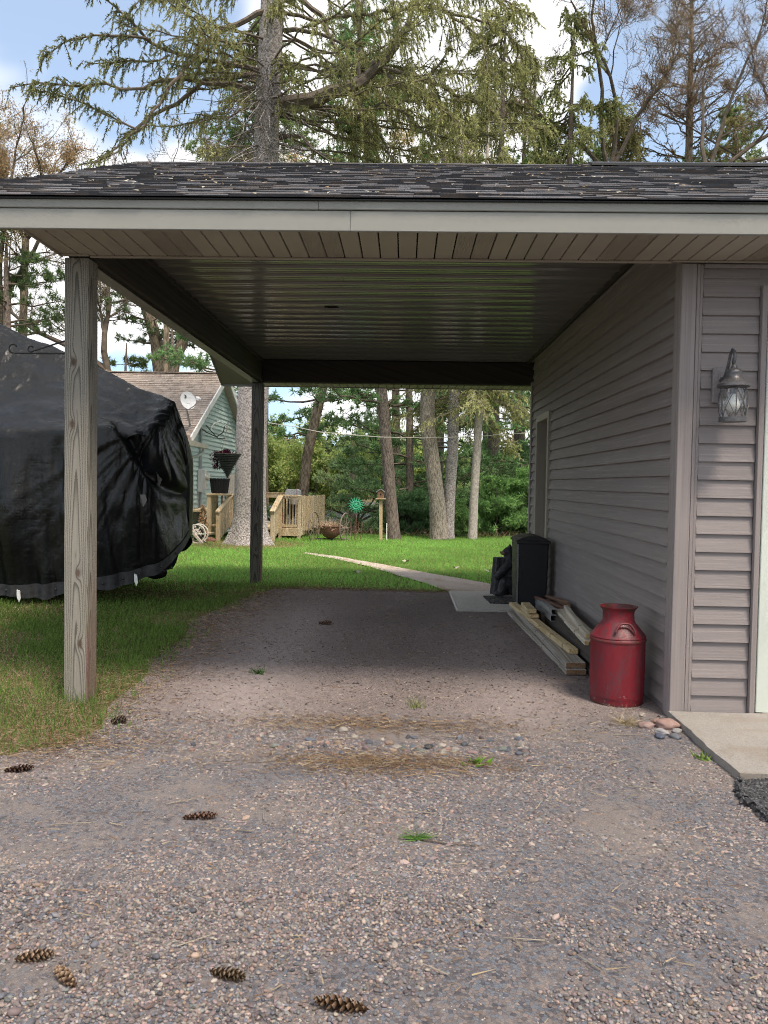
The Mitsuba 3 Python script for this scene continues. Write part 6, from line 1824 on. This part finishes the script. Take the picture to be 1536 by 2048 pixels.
# pines that close the view under the roof
for k, (x, y, h, r, z0, R, lab) in enumerate([
        (-5.6, 25, 9.5, .2, .2, 3.4, 'dark pine behind the big spruce trunk and the deck'), (1.6, 26.5, 9, .18, -.2, 3.6, 'dense dark pine behind the furrowed trunk'), (4.3, 23.8, 9, .2, .1, 2.9, 'dense green pine nearest the garage back corner'),
        (3.0, 29, 10, .2, -.8, 3.6, 'dark pine deep behind the slender pale trunk'), (6.2, 27, 10, .2, -.5, 3.4, 'dark pine mostly hidden by the garage wall'), (-.8, 30, 4.4, .15, -.4, 2.6, 'dark layered pine behind the green sun ornament'), (-8.0, 27, 6.6, .2, -.4, 2.6, 'pine tops showing over the right end of the house roof'),
        (-2.2, 33, 3.6, .15, -.6, 2.4, 'lighter pine far behind the leaning trunk')]):
    pine('pine_tree', lab, x, y, h, r, z0, R, 310 + k, tone=[(.12, .20, .09), (.115, .185, .085), (.14, .235, .10), (.115, .19, .09), (.115, .195, .09), (.13, .20, .10), (.12, .19, .08), (.18, .24, .11)][k], whorl=.9, dens=9, nb=20, tl=.17, tw=.04)
for k, (x, y, h, R, lab) in enumerate([(1.30, 20.1, .95, .45, 'tiny young pine at the foot of the slim spruce trunk'), (2.5, 21.4, 1.45, .8, 'young bright green pine just right of the slender pale trunk'), (3.35, 21.9, 1.7, 1.0, 'largest young green pine near the garage back corner'), (4.2, 22.0, 1.4, .9, 'young green pine at the far right beside the garage corner'), (1.7, 22.6, 1.0, .8, 'young dark pine behind the two joined trunks'), (.15, 21.6, 1.2, .8, 'young dark pine between the birdhouse pine and the furrowed trunk')]):
    pine('young_pine', lab, x, y, h, .03, .05, R, 330 + k, tone=[(.14, .23, .08), (.12, .21, .072), (.13, .23, .078), (.115, .20, .07), (.08, .14, .06), (.075, .135, .06)][k], whorl=.2, dens=40, nb=16, tl=.12, tw=.026)
# tall pines over the roof
pine('tall_pine', 'tall pine crown behind the big spruce trunk, over the roof', -5.6, 31, 19.5, .25, 9, 3.8, 351, tone=(.13, .18, .065), dens=12)
pine('tall_pine', 'green pine crown left of the spruce trunk above the roof edge', -6.6, 32, 16.4, .25, 9, 3.0, 352, tone=(.09, .14, .055), dens=11)
pine('tall_pine', 'bright green pine over the roof left of the bare forked tree', 4.4, 31, 16.4, .25, 9, 3.2, 353, tone=(.12, .18, .06), dens=12)
pine('tall_pine', 'olive pine low over the middle of the roof ridge', 1.4, 33, 17.0, .25, 10, 3.2, 354, tone=(.14, .18, .065), dens=11)
pine('tall_pine', 'low green pine top over the ridge below the bare forked tree', 8.3, 33, 16.6, .25, 10, 3.2, 355, tone=(.12, .16, .06), dens=11)
pine('tall_pine', 'low green pine top over the ridge at the far right', 13.2, 33, 17.2, .25, 10, 3.6, 356, tone=(.12, .16, .06), dens=11)
def spruce(name, label, x, y, h, z0, R, seed, tone, n=60, r=.2):
    rng = np.random.default_rng(seed)
    t = Tree()
    for k in range(n):
        u = rng.uniform(0, 1) ** .9
        z = z0 + (h - z0) * u
        az, ln = rng.uniform(0, 2 * np.pi), (R * (1 - u) ** .7 + .3) * rng.uniform(.6, 1.1)
        s = np.linspace(0, 1, 6)[:, None]
        Q = np.array([x, y, z + .1 * ln]) + np.concatenate([np.cos(az) * ln * s, np.sin(az) * ln * s, ln * (-.28 * s ** 1.3 + .12 * s ** 4)], 1) + np.vstack([np.zeros(3), rng.normal(0, .05, (5, 3))])
        spruce_limb(t, Q, .03, rng, 11, .15, tone, hang=(.25, .7), needle=(.08, .15), width=.05, step=.022)
    return finish(name, label, 'tree', t, trunk_tube([(x, y, 0), (x, y, h * .5), (x + .1, y, h)], [r, r * .7, .02], 12, .2, seed), 'M_bark_pine', rng, twig='M_limb')


spruce('drooping_spruce', 'olive drooping spruce over the roof between the big spruce and the bare forked tree', 2.9, 26, 16.6, 8.5, 2.9, 401, (.21, .215, .10))
spruce('drooping_spruce', 'narrow olive spruce over the roof just left of the bare forked tree', 5.3, 27, 17.0, 8.5, 2.7, 402, (.19, .205, .095), 70)
spruce('drooping_spruce', 'brownish olive spruce low over the roof under the bare forked tree', 7.4, 29, 14.6, 9, 2.0, 403, (.21, .20, .10), 60)
spruce('drooping_spruce', 'olive spruce low over the ridge left of the larch', 9.0, 32, 15.8, 9, 2.2, 404, (.17, .165, .075), 34)
spruce('drooping_spruce', 'olive spruce low over the ridge right of the larch', 12.4, 31, 15.6, 9, 2.4, 405, (.175, .165, .075), 34)
# trees seen between the posts on the left
FK = [(-9.36, 30, .0), (-9.36, 30, 3), (-9.36, 30, 5.4), (-9.5, 30, 6.6), (-9.85, 30, 7.7), (-10.3, 30, 9), (-10.5, 30, 11.5)]
pine('forked_pine', 'forked pine with a warm brown trunk rising behind the house roof', -9.36, 30, 11.5, .34, 6.6, 3.0, 361, tone=(.085, .125, .058), trunkP=FK, bark_m='M_bark_warm', dens=5, whorl=.8)
rng = np.random.default_rng(55)
pine('forked_pine', 'right stem of the forked pair behind the house roof, leaning right', -9.1, 30.1, 11, .30, 6.8, 3.0, 362, tone=(.085, .125, .058), trunkP=[(-9.05, 30.1, .0), (-9.0, 30.1, 4.6), (-8.85, 30.1, 5.8), (-8.3, 30.1, 7.2), (-7.7, 30.1, 9.0), (-7.4, 30.1, 11)], bark_m='M_bark_warm', dens=5, whorl=.8)
pine('pine_tree', 'bushy pine rising just over the house roof left of the forked pine', -10.3, 29, 6.35, .15, 3.0, 1.7, 363, dens=11, tone=(.06, .085, .03))
pine('pine_tree', 'green pine at the far left above the tarp', -12.2, 24, 8.8, .2, 5.9, 2.2, 364, dens=8, tone=(.07, .105, .045))
bare('bare_tree', 'bare crooked tree seen just right of the front post', (-10.4, 28, .0), (-10.62, 28, 5.2), 12, .2, 371, [(-.35, 0, 1.3), (-.8, .2, .5)], levels=4, bud=((.12, .10, .06), (.18, .16, .09)), nbud=3, l0=3.0)
bare('bare_tree', 'bare budding tree at the left of the front post over the tarp', (-13.4, 25, .0), (-12.9, 25, 6.8), 12, .16, 372, [(.5, 0, .9), (-.3, .2, 1), (.1, -.4, 1.0)], levels=4, bud=((.20, .17, .09), (.28, .22, .12)), nbud=4, l0=2.4)
# bare and budding trees over the roof
bare('bare_tree', 'orange budded bare tree at the far left above the roof', (-13.0, 26, .0), (-12.6, 26, 9.2), 15, .16, 381, [(.5, 0, .9), (-.2, .3, 1), (.9, -.2, .6), (-.7, 0, .8), (.2, -.5, .9)], levels=5, bud=((.30, .20, .12), (.27, .19, .12), (.33, .27, .15)), nbud=4, l0=1.55, bsize=.055, more=1.85)
bare('bare_tree', 'grey twiggy tree over the left roof slope under the spruce limbs', (-8.3, 27, .0), (-8.2, 27, 9.3), 14, .13, 382, [(.5, 0, .9), (-.4, .3, 1), (.8, -.2, .5), (-.9, 0, .6)], levels=5, bud=((.24, .17, .13), (.28, .20, .15)), nbud=2, l0=1.75, bsize=.04)
bare('bare_tree', 'tall bare forked tree standing over the roof right of the green pine', (6.9, 28, .0), (6.9, 28, 12.2), 20, .15, 383, [(-.25, 0, 1.2), (.28, .1, 1.2), (.75, 0, .8), (-.8, 0, .9)], levels=5, bud=((.20, .14, .085), (.27, .19, .11)), nbud=3, l0=3.3, bsize=.04, upb=.22, more=2.35)
bare('bare_tree', 'bare tree leaning right at the right edge above the roof', (9.6, 27, .0), (10.0, 27, 11.6), 18, .14, 384, [(.75, 0, .9), (.3, .2, 1.0), (1.0, -.2, .5), (-.6, 0, .9)], levels=5, bud=((.24, .165, .10), (.19, .14, .095)), nbud=3, l0=3.1, bsize=.04, more=2.2)
bare('bare_tree', 'brown budded tree at the far right edge above the roof', (13.4, 28, .0), (13.3, 28, 11.2), 17, .12, 385, [(-.3, 0, 1), (.4, 0, 1), (-.8, .2, .6)], levels=5, bud=((.27, .18, .11), (.22, .155, .095)), nbud=3, l0=2.7, bsize=.045, more=2.2)
bare('budding_tree', 'pale yellow budding tree over the middle of the roof ridge', (-.3, 34, .0), (-.2, 34, 11.4), 16, .2, 386, [(.5, 0, 1), (-.5, 0, 1), (.9, .2, .5), (-.9, .1, .5)], levels=5, bud=((.46, .38, .18), (.40, .34, .22)), nbud=5, l0=2.3, bsize=.065, twig='M_greytwig', more=1.85)
bare('budding_tree', 'yellow budding tree left of the spruce trunk low over the roof', (-6.2, 35, .0), (-6.0, 35, 10.4), 15, .2, 387, [(.5, 0, 1), (-.5, 0, 1), (.9, .2, .5), (-.9, .1, .5)], levels=5, bud=((.44, .33, .16), (.36, .30, .17)), nbud=5, l0=2.0, bsize=.065, twig='M_greytwig', more=1.5)
for k, (x, y, lab) in enumerate([(-4.2, 36, 'yellow green budding tree by the lake left of the birdhouse'), (-6.0, 37, 'yellow green budding tree by the lake above the deck'), (-2.2, 38, 'yellow green budding tree by the lake behind the green sun'), (1.2, 40, 'yellow green budding tree by the lake right of the birdhouse')]):
    bare('budding_tree', lab, (x, y, -2.9), (x, y, -.6), 5, .10, 390 + k, [(.5, 0, 1), (-.5, 0, 1), (.9, .2, .5), (-.9, .1, .5), (0, .5, .8)], levels=4, bud=((.27, .34, .11), (.24, .32, .12), (.34, .36, .15)), nbud=11, l0=1.9, bsize=.13)
# the larch
rng = np.random.default_rng(61)
tl_ = Tree()
zc = 9.5
while zc < 20.5:
    u = (zc - 9.5) / 11.5
    for b in range(rng.integers(3, 6)):
        az = rng.uniform(0, 2 * np.pi)
        ln = (2.6 * (1 - u) ** .8 + .35) * rng.uniform(.6, 1.15)
        s = np.linspace(0, 1, 6)[:, None]
        Q = np.array([10.3, 30, zc]) + np.concatenate([np.cos(az) * ln * s, np.sin(az) * ln * s, ln * (.45 * s ** 1.4)], 1) + np.vstack([np.zeros(3), rng.normal(0, .04, (5, 3))])
        spruce_limb(tl_, Q, .03, rng, 6, .2, (.155, .115, .05), droop=.1, hang=(.15, .5), needle=(.03, .06), width=.03, step=.016)
    zc += rng.uniform(.25, .5)
finish('larch_tree', 'narrow brown larch with a straight trunk over the right part of the roof', 'tree', tl_, trunk_tube([(10.4, 30, 0), (10.35, 30, 12), (10.3, 30, 17), (10.25, 30, 22)], [.24, .2, .13, .02], 12, .2, 3), 'M_bark_warm', rng)
# undergrowth and the far shore
rng = np.random.default_rng(91)
n = 9000
x, y = rng.uniform(-4, 9, n), rng.uniform(19.7, 29, n)
A = np.stack([x, y, gz(x, y)], 1)
m = blades(A, np.stack([rng.normal(0, .9, n), rng.normal(0, .9, n), rng.uniform(.2, 1, n)], 1), rng.uniform(.08, .34, n), rng.uniform(.015, .05, n), rng)
one('undergrowth', 'dry bracken and low brush on the bank beyond the lawn', 'undergrowth', m, 'M_vc', kind='stuff', color=vcol(n, np.array([(.30, .19, .11), (.24, .20, .13), (.12, .13, .05), (.36, .28, .19), (.09, .12, .04)])[rng.integers(0, 5, n)] * rng.uniform(.6, 1.2, (n, 1)), 3))
fm, fcol = [], []
for k in range(120):
    x, y = rng.uniform(-90, 90), rng.uniform(175, 215)
    g = float(gz(x, y))
    h = rng.uniform(7, 14)
    c = np.array([(.10, .12, .05), (.06, .085, .04), (.17, .16, .08), (.15, .13, .08)])[rng.integers(0, 4)]
    n = 260
    q = rng.normal(0, 1, (n, 3))
    q /= np.linalg.norm(q, axis=1, keepdims=True)
    q *= rng.uniform(.4, 1, (n, 1)) ** .5
    A = np.array([x, y, g + h * .55]) + q * [h * .38, h * .38, h * .46]
    fm.append(blades(A, rng.normal(0, 1, (n, 3)), rng.uniform(1.0, 2.2, n), rng.uniform(.6, 1.3, n), rng))
    fcol.append(vcol(n, c * rng.uniform(.6, 1.3, (n, 1)), 3))
one('far_forest', 'distant trees on the far shore of the lake', 'forest', J(fm), 'M_vc', kind='stuff', color=np.vstack(fcol))
